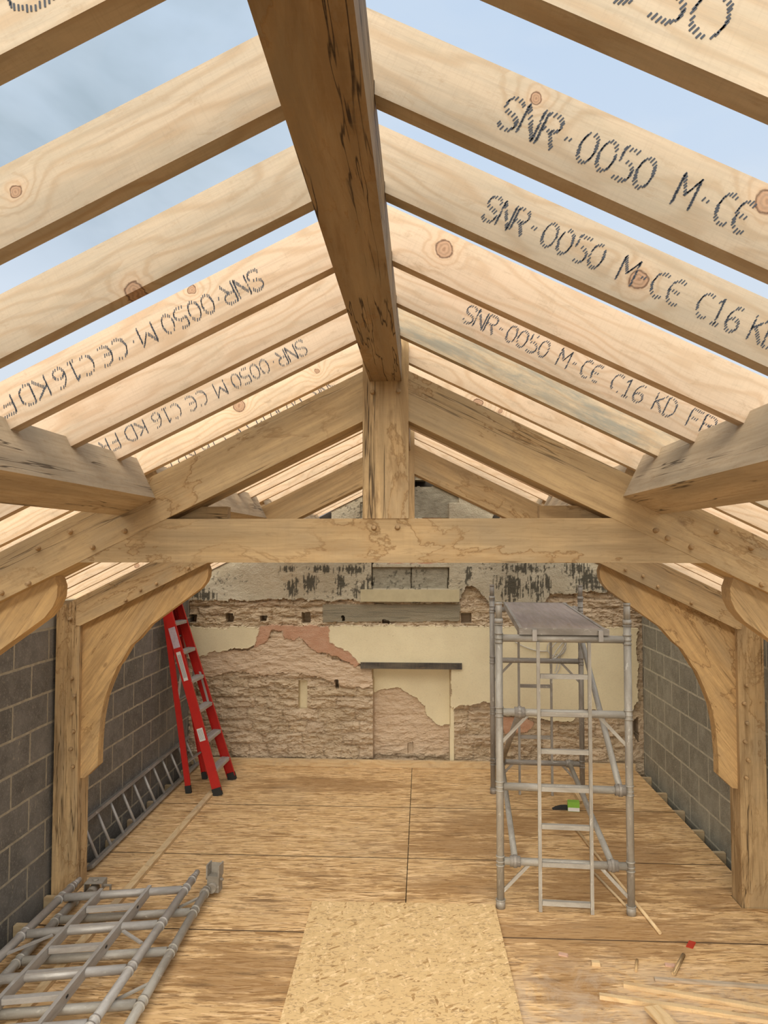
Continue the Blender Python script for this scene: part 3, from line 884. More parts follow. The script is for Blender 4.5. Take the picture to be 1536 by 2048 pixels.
def truss(Y, label):
    t = empty('oak_truss', (CX, Y, -.3), label, 'roof truss', 'pegged oak roof trusses')
    Y1 = Y + TH
    a = atan(SL)
    for s in (-1, 1):
        w = lambda D_, z: (CX + s * D_, z)
        # principal rafter: from king post to the post
        pts = [w(.09, BZ - SL * .09), w(2.30, BZ - SL * 2.30), w(2.33, BZ - SL * 2.30 + .003), w(2.33, TZ - SL * 2.33), w(.09, TZ - SL * .09)]
        xz_piece('principal_rafter', pts, Y, Y1, -s * a, M_OAK, t)
        # post
        pts = [w(2.295, -.3), w(2.475, -.3), w(2.475, TZ - SL * 2.475), w(2.30, TZ - SL * 2.30), w(2.30, 1.5)]
        xz_piece('post', [(p[0], p[1]) for p in pts], Y + .006, Y1 - .004, pi / 2, M_OAKP, t)
        # arched brace
        top = [w(2.30, BZ - SL * 2.30), w(1.40, BZ - SL * 1.40)]
        pts = [w(*p) for p in BRACE] + [top[0], top[1]]
        o = xz_piece('arched_brace', pts, Y + .045, Y1 - .045, -s * .95, M_OAKBR, t, bev=.003)
    xz_piece('king_post', [(CX - .094, 2.544), (CX + .094, 2.544), (CX + .094, 3.285), (CX - .094, 3.285)], Y - .004, Y + .125, pi / 2, M_OAKP, t)
    # collar between the principals, top at 2.544
    dl = (BZ - 2.544) / SL; dl2 = (BZ - 2.364) / SL
    pts = [(CX - dl2, 2.364), (CX + dl2, 2.364), (CX + dl, 2.544), (CX - dl, 2.544)]
    xz_piece('collar_beam', pts, Y + .002, Y1 - .002, 0, M_OAK, t)
    return t

tA = truss(YA, 'nearer of the two pegged oak roof trusses, its long collar beam crossing the picture')
tB = truss(YB, 'farther oak truss with arched braces and two full posts standing on the floor')
# packers sitting on the collar at its back edge
for s, d0 in ((-1, .684), (1, .640)):
    dm = (BZ - 2.544) / SL; dt = (BZ - 2.601) / SL
    pts = [(CX + s * d0, 2.5445), (CX + s * d0, 2.601), (CX + s * dt, 2.601), (CX + s * dm, 2.5445)]
    xz_piece('packing_block', pts, YA + .12, YA + .175, 0, M_OAKP, tA, bev=.002)
for x, y in [(748, 1056), (795, 1055), (745, 785), (797, 783)]:
    peg(tA, x, y, YA)
for x, y in [(141, 1064), (77, 1097), (250, 1062), (186, 1095), (58, 1167), (4, 1186), (1311, 1061), (1433, 1063), (1502, 1096), (1335, 1076), (1382, 1094), (1523, 1169)]:
    peg(tA, x, y, YA)
for x, y in [(141, 1238), (144, 1357), (149, 1392), (143, 1427), (147, 1463), (142, 1498), (146, 1533), (1496, 1245), (1493, 1371), (1488, 1407), (1494, 1446), (1490, 1483), (1496, 1520), (1492, 1555)]:
    peg(tB, x, y, YB + .004, .016, .026)
for x, y in [(252, 1200), (281, 1180), (282, 1181), (313, 1167), (377, 1136), (1251, 1139), (1286, 1152), (1316, 1173), (1383, 1206)]:
    if (x, y) == (282, 1181): continue
    peg(tB, x, y, YB, .014, .022)

# ================================================================== RIDGE BEAMS, PURLINS, PLATES
bays = [(-.5, YA - .004, 'over the near bay, nearest the camera'), (YA + .125, YB - .004, 'between the two oak trusses'), (YB + .125, 8.46, 'between the farther truss and the gable wall')]
for y0, y1, w in bays:
    o = bar('ridge_beam', (CX, y0, 3.1815), (CX, y1, 3.1815), .132, .147, M_OAKD)
    tag(o, 'dark cracked square oak ridge beam ' + w, 'beam', 'oak ridge beams')

pbays = [(-.5, YA, 'in the near bay'), (YA + TH, YB, 'between the two oak trusses'), (YB + TH, 8.45, 'running into the far gable')]
for s in (-1, 1):
    for y0, y1, w in pbays:
        base = Vector((CX + s * .955, 0, 2.631))
        nrm = Vector((s * .44, 0, .898)).normalized()
        out = Vector((s * .898, 0, -.44)).normalized()
        ts = [y for y in RAFT_Y if y > y0 + .01 and y + RTH < y1 - .01]
        prof = [(y0, 0), (y1, 0), (y1, .185)]
        for y in sorted(ts, reverse=True):
            prof += [(y + RTH + .001, .185), (y + RTH + .001, .149), (y - .001, .149), (y - .001, .185)]
        prof += [(y0, .185)]
        M = frame(base, (0, 1, 0), nrm)
        yl = Vector((M[0][1], M[1][1], M[2][1]))
        h = .165 * (1 if yl.dot(out) > 0 else -1)
        M = Matrix.Translation((0, (y0 + y1) / 2, 0)) @ M
        pr = [(p[0] - (y0 + y1) / 2, p[1]) for p in prof]
        o = link('purlin', bm_prism(pr, 0, h), M_OAKPUR, None, M, bev=.0015)
        tag(o, ('left' if s < 0 else 'right') + '-hand oak purlin housed for the rafters ' + w, 'purlin', 'notched oak purlins')
    xw = WL - .07 if s < 0 else WR + .07
    for y0, y1, w in ((-.5, 8.44, ''),):
        o = bar('wall_plate', (xw + s * -.02, y0, 1.985), (xw + s * -.02, y1, 1.985), .10, .085, M_JOIST)
        tag(o, 'softwood wall plate bedded on top of the %s block wall' % ('left' if s < 0 else 'right'), 'timber plate')

# ================================================================== COMMON RAFTERS
GREY = {(1, 5)}
YEL = {(1, 0), (1, 1), (-1, 0), (1, 2), (-1, 1), (-1, 2)}
rafters = {}
a = atan(SL)
ordn = ['nearest', 'second', 'third', 'fourth', 'fifth', 'sixth', 'seventh']
def where(k):
    if k <= 6: return ('nearest the camera' if k == 0 else '%s back from the camera' % ordn[k])
    y = RAFT_Y[k]
    if y < YB:
        return '%s behind the nearer truss' % ['first', 'second', 'third', 'fourth', 'fifth'][k - 7]
    j = k - 12
    return '%s behind the farther truss' % ['first', 'second', 'third', 'fourth', 'fifth', 'sixth', 'seventh', 'eighth', 'ninth'][j]
desc = {(1, 5): 'grey mould-stained', (1, 0): 'large stamped', (1, 1): 'boldly ink-stamped', (1, 2): 'ink-stamped', (1, 4): 'ink-stamped', (-1, 3): 'ink-stamped', (-1, 5): 'knotty ink-stamped',
        (-1, 1): 'plain unstamped', (-1, 2): 'plain unstamped', (1, 3): 'plain unstamped', (-1, 4): 'plain unstamped'}
for k, y in enumerate(RAFT_Y):
    for s in (-1, 1):
        z0 = lambda D_: 3.263 - SL * D_
        pts = [(0.001, 3.256), (.067, 3.256), (.067, z0(.067)), (2.78, z0(2.78)), (2.78, z0(2.78) + .152), (.001, 3.415)]
        mt = M_SOFTG if (s, k) in GREY else M_SOFTY if (s, k) in YEL else M_SOFTLIT if k > 5 else M_SOFT
        o = xz_piece('common_rafter', [(CX + s * p[0], p[1]) for p in pts], y, y + RTH, -s * a, mt, None, bev=.002)
        tag(o, '%s softwood rafter on the %s roof slope, %s' % (desc.get((s, k), 'pale'), 'left' if s < 0 else 'right', where(k)), 'rafter', 'softwood common rafters')
        rafters[(s, k)] = o

# ---- ink stamps: dashed strokes
GL = {
 'S': [[(.6, .82), (.48, 1), (.15, 1), (0, .85), (0, .65), (.15, .52), (.45, .47), (.6, .33), (.6, .15), (.45, 0), (.12, 0), (0, .16)]],
 'N': [[(0, 0), (0, 1)], [(0, 1), (.6, 0)], [(.6, 0), (.6, 1)]],
 'R': [[(0, 0), (0, 1), (.45, 1), (.6, .85), (.6, .65), (.45, .5), (0, .5)], [(.3, .5), (.6, 0)]],
 '0': [[(.3, 1), (.08, .85), (0, .5), (.08, .15), (.3, 0), (.52, .15), (.6, .5), (.52, .85), (.3, 1)]],
 '5': [[(.6, 1), (.05, 1), (.05, .55), (.4, .6), (.6, .42), (.6, .16), (.42, 0), (.0, .02)]],
 'M': [[(0, 0), (0, 1)], [(0, 1), (.3, .4)], [(.3, .4), (.6, 1)], [(.6, 1), (.6, 0)]],
 'C': [[(.6, .92), (.35, 1), (.1, .85), (0, .5), (.1, .15), (.35, 0), (.6, .08)]],
 'E': [[(.6, .92), (.35, 1), (.1, .85), (0, .5), (.1, .15), (.35, 0), (.6, .08)], [(0, .5), (.5, .5)]],
 '1': [[(.1, .8), (.3, 1), (.3, 0)], [(.1, 0), (.5, 0)]],
 '6': [[(.55, .95), (.25, .95), (.03, .6), (0, .25), (.15, 0), (.45, 0), (.6, .2), (.5, .48), (.2, .5), (.02, .3)]],
 'K': [[(0, 0), (0, 1)], [(.6, 1), (0, .45)], [(.15, .55), (.6, 0)]],
 'D': [[(0, 0), (0, 1), (.35, 1), (.6, .75), (.6, .25), (.35, 0), (0, 0)]],
 'F': [[(0, 0), (0, 1), (.6, 1)], [(0, .5), (.45, .5)]],
 '-': [[(.1, .5), (.5, .5)]],
}
def stamp(s, k, groups, hgt=.058):
    o = rafters[(s, k)]
    y = RAFT_Y[k]
    ax = Vector((s * cos(a), 0, -sin(a)))          # reading direction, ridge to eaves
    upv = Vector((sin(a), 0, cos(a))) if s > 0 else Vector((sin(a), 0, -cos(a)))
    rnd = random.Random(k * 7 + s)
    for text, xa, xb in groups:
        bm = bmesh.new()
        Da = abs(onY(xa, 1000 - 0, y).x - CX); Db = abs(onY(xb, 1000, y).x - CX)
        # x on the face, corrected for the small change of row
        for _ in range(3):
            pass
        La, Lb = Da / cos(a), Db / cos(a)
        n = len(text)
        cwid = (Lb - La) / n
        for i, ch in enumerate(text):
            for stroke in GL[ch]:
                for (u0, v0), (u1, v1) in zip(stroke, stroke[1:]):
                    du, dv_ = (u1 - u0) * cwid, (v1 - v0) * hgt
                    L = sqrt(du * du + dv_ * dv_)
                    nn = max(1, int(L / .0046))
                    for j in range(nn):
                        if rnd.random() < .07: continue
                        t = (j + .5) / nn
                        uu = La + (i + .08 + 1.35 * (u0 + (u1 - u0) * t)) * cwid
                        vv = (v0 + (v1 - v0) * t - .5) * hgt + rnd.uniform(-.001, .001)
                        D_ = uu
                        cpt = Vector((CX, y - .0008, 3.263 + .074)) + ax * D_ + upv * vv
                        # cpt is on the mid line of the rafter's face
                        dl_ = rnd.uniform(.0035, .0058); w_ = .0013
                        dd = (ax * .35 + upv * .94).normalized() * dl_
                        ww = Vector((dd.z, 0, -dd.x)).normalized() * w_
                        q_ = [cpt - dd - ww, cpt + dd - ww, cpt + dd + ww, cpt - dd + ww]
                        q_ = [o.matrix_basis.inverted() @ p for p in q_]
                        bm.faces.new([bm.verts.new(p) for p in q_])
        r = link('grading_stamp', bm, M_INK, o, o.matrix_basis)
        r['label'] = 'dashed dark ink grading stamp'
stamp(1, 0, [('0050', 1150, 1485)], .062)
stamp(1, 1, [('SNR', 1010, 1128), ('-', 1130, 1160), ('0050', 1166, 1320), ('M', 1365, 1406), ('-', 1408, 1440), ('CE', 1445, 1516), ('C16', 1555, 1660)])
stamp(1, 2, [('SNR', 975, 1060), ('-', 1062, 1085), ('0050', 1090, 1216), ('M', 1246, 1282), ('-', 1284, 1305), ('CE', 1310, 1375), ('C16', 1402, 1492), ('KD', 1510, 1570)])
stamp(1, 4, [('SNR', 932, 996), ('-', 998, 1012), ('0050', 1016, 1102), ('M', 1120, 1144), ('-', 1146, 1160), ('CE', 1166, 1206), ('C16', 1226, 1294), ('KD', 1312, 1356), ('FR', 1380, 1434)])
stamp(-1, 0, [('D', 78, -20)], .062)
stamp(-1, 3, [('SNR', 520, 440), ('-', 438, 428), ('0050', 424, 318), ('M', 306, 272), ('-', 268, 256), ('CE', 250, 192), ('C16', 184, 102), ('KD', 92, 34), ('F', 24, -8)])
stamp(-1, 5, [('SNR', 610, 552), ('-', 550, 540), ('0050', 536, 460), ('M', 450, 426), ('CE', 412, 370), ('C16', 360, 302), ('KD', 290, 248), ('FR', 236, 196)])
stamp(-1, 7, [('SNR', 674, 624), ('0050', 604, 540), ('M', 530, 512), ('CE', 498, 466), ('C16', 452, 404), ('KD', 392, 356), ('FR', 345, 310)])

# ================================================================== FLOOR-LEVEL TIMBERS
o = bar('sole_plate', (-2.58, 8.395, .012), (2.30, 8.395, .012), .05, .07, M_BATT)
o.location.z = .036
tag(o, 'long planed softwood batten lying along the foot of the far wall', 'timber')
sh = link('loose_board', bm_box(1.235, 2.44, .018), M_OSBL, None,
          Matrix.Translation((-.115, 5.20 - 1.22, .0095)) @ Matrix.Rotation(radians(1.0), 4, 'Z'), bev=.001)
tag(sh, 'clean yellow strand board sheet laid loose on the boarded floor, nearest the camera', 'board')

a_, c_ = Vector((-2.085, 2.9, .0135)), Vector((-2.075, 7.62, .0135))
tag(bar('batten', a_, c_, .055, .025, M_BATT), 'long narrow softwood batten lying along the left of the floor, under the red ladder', 'timber')

def fbat(x0, y0, x1, y1, w, h, zb, label, mat=M_BATT, name='batten'):
    """batten resting at height zb whose near top edge runs through the given pixels"""
    z = zb + h
    p, q_ = onZ(x0, y0, z), onZ(x1, y1, z)
    d = (q_ - p).normalized()
    n = Vector((-d.y, d.x, 0))
    if n.y < 0: n = -n
    p = p + n * w / 2; q_ = q_ + n * w / 2
    p.z = q_.z = zb + h / 2
    q_ = q_ + d * .5
    o = bar(name, p, q_, w, h, mat, bev=.0015)
    return tag(o, label, 'timber', 'loose battens on the right of the floor')
fbat(1199, 1991, 1536, 2040, .030, .022, .001, 'nearest of the long loose battens at lower right, a short plank crossing it')
fbat(1247, 1968, 1536, 2018, .032, .022, .001, 'long loose batten at lower right, just behind the nearest one')
fbat(1310, 1958, 1536, 1974, .026, .014, .001, 'thin dirty batten at lower right, farthest of the long loose battens', M_SOFTY)
p0, p1 = onZ(1303, 2012, .042), onZ(1400, 2110, .042)
o = bar('plank_offcut', (p0.x, p0.y, .036), (p1.x, p1.y, .036), .085, .018, M_BATT, bev=.002)
tag(o, 'short split softwood offcut lying across the battens at the lower right edge', 'timber')
# thin sticks by the tower
def stick(name, p, q_, r, label, mat=M_BATT):
    a_, c_ = onZ(*p, r), onZ(*q_, r)
    o = tube(name, (a_.x, a_.y, r + .001), (c_.x, c_.y, r + .001), r, mat, seg=8)
    return tag(o, label, 'stick')
stick('dowel', (1149, 1655), (1320, 1866), .011, 'long thin wooden dowel running out from under the scaffold tower')
stick('thin_lath', (1186, 1744), (1252, 1812), .009, 'short thin lath under the near right corner of the scaffold tower')
stick('bamboo_offcut', (1367, 1910), (1347, 1948), .012, 'short dark round wooden offcut behind the loose battens', M_OAKP)
stick('shaving', (1274, 1920), (1272, 1942), .008, 'small dark curled shred of wood left of the round offcut', M_OAKP)
def chip(name, x, y, sx, sy, sz, rot, mat, label, cat):
    p = onZ(x, y, 0)
    bm = bm_box(sx, sy, sz)
    for v in bm.verts:
        if v.co.z > 0 and v.co.x > 0: v.co.x *= .8
    o = link(name, bm, mat, None, Matrix.Translation((p.x, p.y, sz / 2 + .001)) @ Matrix.Rotation(rot, 4, 'Z'), bev=.001)
    return tag(o, label, cat)
chip('wood_block', 1192, 1931, .050, .028, .022, -.1, M_BATT, 'small square pale wood offcut on the dusty floor, left of the battens', 'offcut')
chip('wood_wedge', 1127, 1911, .055, .03, .008, -.35, M_STAINPINK, 'flat pinkish chip on the floor beside the loose board', 'offcut')
chip('brick_chip', 1341, 1932, .06, .03, .008, -.2, M_STAINPINK, 'pinkish chip beside the dark round offcut', 'offcut')
chip('red_tag', 1382, 1890, .040, .085, .004, -.55, M_REDP, 'small flat red plastic piece on the floor at right', 'plastic piece')

# green card box and trowel under the tower
def green_box():
    p = onZ(1147, 1621, 0)
    t = empty('screw_box', p, 'small green and white cardboard box on the floor under the tower', 'box', rotz=-.12)
    M = Matrix.Translation(p) @ Matrix.Rotation(-.12, 4, 'Z')
    link('carton', bm_box(.105, .07, .085, (0, 0, .0435)), M_GREEN, t, M, bev=.002)
    o = link('label_panel', bm_box(.103, .002, .032, (0, -.036, .020)), M_WHITE, t, M)
    o['label'] = 'white lower panel'
green_box()
p = onZ(1124, 1618, 0)
bm = bmesh.new()
prof = [(-.10, .0), (-.06, .018), (-.02, .03), (.03, .032), (.05, .028), (.05, .0)]
bm_prism(prof, -.025, .025, bm)
tag(link('float_tool', bm, M_BLACK, None, Matrix.Translation((p.x + .01, p.y, .001)), bev=.004), 'dark hand tool lying left of the green box', 'tool')
p = onZ(1163, 1620, 0)
tag(bar('timber_stub', (p.x, p.y + .02, .06), (p.x - .035, p.y + .16, .13), .035, .04, M_OAKP), 'brown timber stub propped up behind the green box', 'offcut')

# ================================================================== SCAFFOLD TOWER
NL, NR = Vector((.520, 5.20, 0)), Vector((1.372, 5.148, 0))
FL, FR = Vector((.690, 7.55, 0)), Vector((1.548, 7.50, 0))
LV = [1.805, 1.305, .807, .312]
tw = empty('scaffold_tower', ((NL + FR) / 2), 'tall narrow aluminium scaffold tower with built-in ladder frames, standing right of centre', 'scaffold tower')
R25 = .0255
def end_frame(A, B, mat, f0, f1, near):
    d = (B - A)
    at_ = lambda f, z: A + d * f + Vector((0, 0, z))
    dn = d.normalized()
    for P in (A, B):
        ex = [(0.0, .055, .031), (.05, .058, .033), (1.895, 1.90, .031), (1.905, 1.935, .029)]
        for z in LV: ex += [(z - .034, z - .026, .0295), (z - .008, z - .001, .0285), (z + .026, z + .034, .0295)]
        tube('standard', P + Vector((0, 0, .001)), P + Vector((0, 0, 1.93)), R25, mat, tw, ex, 16)
        tube('spigot', P + Vector((0, 0, 1.93)), P + Vector((0, 0, 2.05)), .0225, mat, tw, [(.0, .008, .027), (.10, .12, .0235)], 9)
    for z in LV:
        tube('cross_bar', at_(.03, z), at_(.97, z), R25, mat, tw, seg=16)
    fs = (f0, f1)
    yo = Vector((0, -.022, 0)) if near else Vector((0, 0, 0))
    for f in fs:
        bar('ladder_stringer', at_(f, .002) + yo, at_(f, LV[0] - .02) + yo, .028, .022, mat, tw, up=dn, bev=.003)
    zs_ = [.06 if near else .06, .312, .56, .807, 1.056, 1.305, 1.555]
    for z in zs_:
        bar('rung', at_(f0 + .015, z) + yo, at_(f1 - .015, z) + yo, .03, .03, mat, tw)
    for zt in (LV[1], LV[3]):
        for f_s, f_e in ((.02, .22), (.98, .78)):
            bar('corner_strut', at_(f_s, zt - .20), at_(f_e, zt - .02), .012, .022, mat, tw, bev=.001)
end_frame(NL, NR, M_ALU, .305, .70, True)
end_frame(FL, FR, M_ALUD, .30, .665, False)
def clamp(P, ax):
    ax = Vector(ax).normalized()
    bm = bm_tube(-ax * .035, ax * .035, .036, seg=12)
    bm_tube(-ax * .012, ax * .012, .042, bm, seg=12)
    link('brace_clamp', bm, M_ALUD, tw, Matrix.Translation(P), bev=0)
ux = (NR - NL).normalized()
def brace(P, Q, mat=M_ALU):
    tube('diagonal_brace', P, Q, .0225, mat, tw, seg=14)
    clamp(P, ux); clamp(Q, ux)
Pn = lambda f, z: NL + (NR - NL) * f + Vector((0, 0, z))
Pf = lambda f, z: FL + (FR - FL) * f + Vector((0, 0, z))
brace(Pn(.93, LV[2]), Pf(.93, LV[0]))
brace(Pn(.865, LV[3]), Pf(.86, LV[3]))
brace(Pn(.115, LV[3]), Pf(.10, LV[3]))
brace(Pn(.16, LV[1]), Pf(.10, LV[3]), M_ALUD)

# platform deck lying on the top bars
pa, pb_ = Vector((.665, 5.17, 0)), Vector((1.215, 5.14, 0))
pc, pd = Vector((1.385, 7.50, 0)), Vector((.815, 7.55, 0))
def slab(name, cs, z0, z1, mat, parent, inset=0):
    cen = sum(cs, Vector()) / 4
    cs2 = [c + (cen - c).normalized() * inset for c in cs]
    x = (cs[1] - cs[0])
    M = frame((cen.x, cen.y, z0), cs[3] - cs[0], (0, 0, 1))
    Mi = M.inverted()
    bm = bmesh.new()
    lo = [bm.verts.new(Mi @ Vector((c.x, c.y, z0))) for c in cs2]
    hi = [bm.verts.new(Mi @ Vector((c.x, c.y, z1))) for c in cs2]
    bm.faces.new(lo[::-1]); bm.faces.new(hi)
    for i in range(4):
        j = (i + 1) % 4
        bm.faces.new((lo[i], lo[j], hi[j], hi[i]))
    return link(name, bm, mat, parent, M, bev=.001)
pf = empty('scaffold_platform', ((pa + pc) / 2 + Vector((0, 0, 1.832))), 'worn grey plywood working platform resting on top of the scaffold tower', 'platform')
zt = LV[0] + R25
slab('deck', [pa, pb_, pc, pd], zt + .034, zt + .044, M_PLATE, pf, .018)
for A_, B_ in ((pa, pd), (pb_, pc)):
    bar('side_rail', A_ + Vector((0, 0, zt + .025)), B_ + Vector((0, 0, zt + .025)), .022, .048, M_ALUD, pf)
for A_, B_ in ((pa, pb_), (pd, pc)):
    bar('end_rail', A_ + Vector((-.01, 0, zt + .025)), B_ + Vector((.035, 0, zt + .025)), .024, .044, M_ALUD, pf)
for P in (pa + (pb_ - pa) * .16, pb_ - (pb_ - pa) * .05):
    bar('hook', P + Vector((0, -.035, zt - .035)), P + Vector((0, -.035, zt + .036)), .03, .012, M_ALUF, pf, up=(0, 1, 0))
    bar('hook', P + Vector((0, -.038, zt + .034)), P + Vector((0, .02, zt + .034)), .03, .008, M_ALUF, pf)

# cable hanging on the far wall
def cable():
    cpts = []
    def P(x, y, Y=8.41): v = onY(x, y, Y); return (v.x, v.y, v.z)
    run = [P(1030, 1284), P(1055, 1298), P(1075, 1304), P(1095, 1302)]
    cu = bpy.data.curves.new('electric_cable', 'CURVE')
    cu.dimensions = '3D'; cu.bevel_depth = .0055; cu.bevel_resolution = 2
    def add(pts):
        sp = cu.splines.new('NURBS'); sp.points.add(len(pts) - 1); sp.use_endpoint_u = True; sp.order_u = 4
        for q_, p in zip(sp.points, pts): q_.co = (*p, 1)
    add(run)
    for k in range(3):
        cx_, cy_ = 1113 + k * 3, 1296 + k * 2
        rx, ry = 19 - k * 2, 17 + k * 2
        add([P(cx_ + rx * cos(t + k), cy_ + ry * sin(t + k * .4), 8.40 - .008 * k) for t in np.linspace(0, 2 * pi, 14)])
    add([P(1120, 1308), P(1123, 1325), P(1119, 1340), P(1112, 1348)])
    add([P(1114, 1308), P(1117, 1326), P(1110, 1344)])
    o = bpy.data.objects.new('electric_cable', cu)
    cu.materials.append(M_WIRE)
    COL.objects.link(o)
    dg = bpy.context.evaluated_depsgraph_get()
    me2 = bpy.data.meshes.new_from_object(o.evaluated_get(dg))
    bpy.data.objects.remove(o)
    o = bpy.data.objects.new('electric_cable', me2)
    COL.objects.link(o)
    tag(o, 'coiled grey electric cable hanging from the cream plaster behind the tower', 'cable')
cable()

# ================================================================== RED STEP LADDER
def stepladder():
    A0, B0 = Vector((-2.307, 7.40, 0)), Vector((-1.997, 7.345, 0))
    C0, D0 = Vector((-1.985, 7.86, 0)), Vector((-2.278, 7.87, 0))
    Bt = onY(330, 1208, 7.44); Ct = onY(354, 1200, 7.76)
    At = onY(312, 1212, 7.44); Dt = Ct + (At - Bt)
    # carry on up to a common height
    ZT = 1.90
    def ext(p, q_): return p + (q_ - p) * (ZT / q_.z)
    Bt, Ct, At, Dt = ext(B0, Bt), ext(C0, Ct), ext(A0, At), ext(D0, Dt)
    At.x = max(At.x, -2.60); Dt.x = max(Dt.x, -2.60)
    t = empty('step_ladder', ((A0 + C0) / 2), 'red fibreglass step ladder with grey treads standing by the left wall', 'step ladder')
    def channel(name, p, q_, w, d, mat, inward, sh=Vector()):
        """C-section rail: web w wide with two flanges"""
        M = frame(p, q_ - p, inward)
        L = (q_ - p).length
        bm = bm_box(L, w, .005, (L / 2, 0, 0))
        bm_box(L, .005, d, (L / 2, w / 2, d / 2), bm)
        bm_box(L, .005, d, (L / 2, -w / 2, d / 2), bm)
        return link(name, bm, mat, t, M)
    lat = (C0 - B0).normalized()
    front = {}
    for nm, p, q_, inn in (('B', B0, Bt, lat), ('C', C0, Ct, -lat)):
        channel('front_rail', p + (q_ - p) * .02, q_, .085, .026, M_RED, inn)
    for p, q_, inn in ((A0, At, lat), (D0, Dt, -lat)):
        channel('rear_rail', p + (q_ - p) * .02, q_, .05, .022, M_RED, inn)
    for nm, p, q_, w in (('B', B0, Bt, .09), ('C', C0, Ct, .09), ('A', A0, At, .055), ('D', D0, Dt, .055)):
        M = frame(p, q_ - p, lat)
        bm = bm_box(.075, w, .034, (.038, 0, .006 if nm in 'BA' else -.006))
        link('foot', bm, M_BLACK, t, M, bev=.004)
    steps = [.225, .51, .797, 1.08, 1.365, 1.65]
    for z in steps:
        b_ = B0 + (Bt - B0) * (z / ZT); c_ = C0 + (Ct - C0) * (z / ZT)
        out = Vector((1, 0, 0))
        M = frame((b_ + c_) / 2, c_ - b_, (0, 0, 1))
        L = (c_ - b_).length - .012
        bm = bm_box(L, .085, .005, (0, 0, .012))
        for k in range(5): bm_box(L, .006, .004, (0, -.034 + .017 * k, .016), bm)
        bm_box(L, .004, .030, (0, .042, 0), bm)
        bm_box(L, .004, .030, (0, -.042, 0), bm)
        link('tread', bm, M_ALUF, t, M)
    # rear horizontals
    for z in (.28, .9, 1.5):
        a_ = A0 + (At - A0) * (z / ZT); d_ = D0 + (Dt - D0) * (z / ZT)
        bar('rear_bar', a_, d_, .022, .012, M_ALUF, t, bev=.001)
    # spreaders
    for p0, pt, q0, qt, s_ in ((B0, Bt, A0, At, 1), (C0, Ct, D0, Dt, -1)):
        f = lambda p, q_, z: p + (q_ - p) * (z / ZT)
        off = lat * .012 * s_
        mid = (f(p0, pt, .98) + f(q0, qt, .98)) / 2 + off
        bar('spreader', f(p0, pt, .80) + off, mid + Vector((-.01, 0, .32)), .006, .022, M_ALUF, t, up=(1, 0, 0), bev=0)
        bar('spreader', f(q0, qt, .85) + off, mid + Vector((-.01, 0, .32)), .006, .022, M_ALUF, t, up=(1, 0, 0), bev=0)
    cen = (Bt + Ct) / 2 * .5 + (At + Dt) / 2 * .5
    M = frame(cen, Ct - Bt, (0, 0, 1))
    link('top_cap', bm_box((Ct - Bt).length + .06, .24, .05, (0, 0, .02)), M_RED, t, M, bev=.008)
    # stickers on the near rail, on its outside
    def sticker(z0, z1, w, mat, lb):
        p = B0 + (Bt - B0) * (z0 / ZT); q_ = B0 + (Bt - B0) * (z1 / ZT)
        M = frame(p, q_ - p, -lat)
        L = (q_ - p).length
        o = link('sticker', bm_box(L, w, .0012, (L / 2, 0, .0036)), mat, t, M)
        o['label'] = lb
        # rows of unreadable fine print
        if mat is M_WHITE:
            for k in range(4):
                bm = bm_box(L * .8, .003, .0006, (L / 2, -w * .3 + k * w * .2, .0045))
                link('fine_print', bm, M_INK, o, M)
    sticker(1.42, 1.62, .07, M_PINK, 'faded purple sticker')
    sticker(1.10, 1.38, .045, M_WHITE, 'tall white sticker')
    sticker(.52, .64, .06, M_WHITE, 'white sticker')
stepladder()

# ================================================================== ALUMINIUM LADDER ON ITS SIDE AGAINST THE LEFT WALL
def flat_ladder():
    lo0, lo1 = Vector((-2.495, 5.60, .030)), Vector((-2.50, 8.33, .030))
    hi0, hi1 = Vector((-2.622, 5.72, .305)), Vector((-2.622, 8.33, .305))
    t = empty('aluminium_ladder', lo0, 'plain aluminium ladder lying on its side against the left wall', 'ladder')
    upv = (hi0 - lo0).normalized()
    bar('side_rail', lo0, lo1, .026, .058, M_ALUD, t, up=(1, 0, .4))
    bar('side_rail', hi0, hi1, .026, .058, M_ALUD, t, up=(1, 0, .4))
    n = 11
    for k in range(n):
        f = (k + .55) / n
        yk = 5.62 + f * 2.75
        if yk > 8.3: continue
        p = Vector((-2.497, yk, .035)); q_ = Vector((-2.62, yk + .0, .30))
        tube('rung', p, q_, .013, M_ALUF, t, seg=8)
flat_ladder()

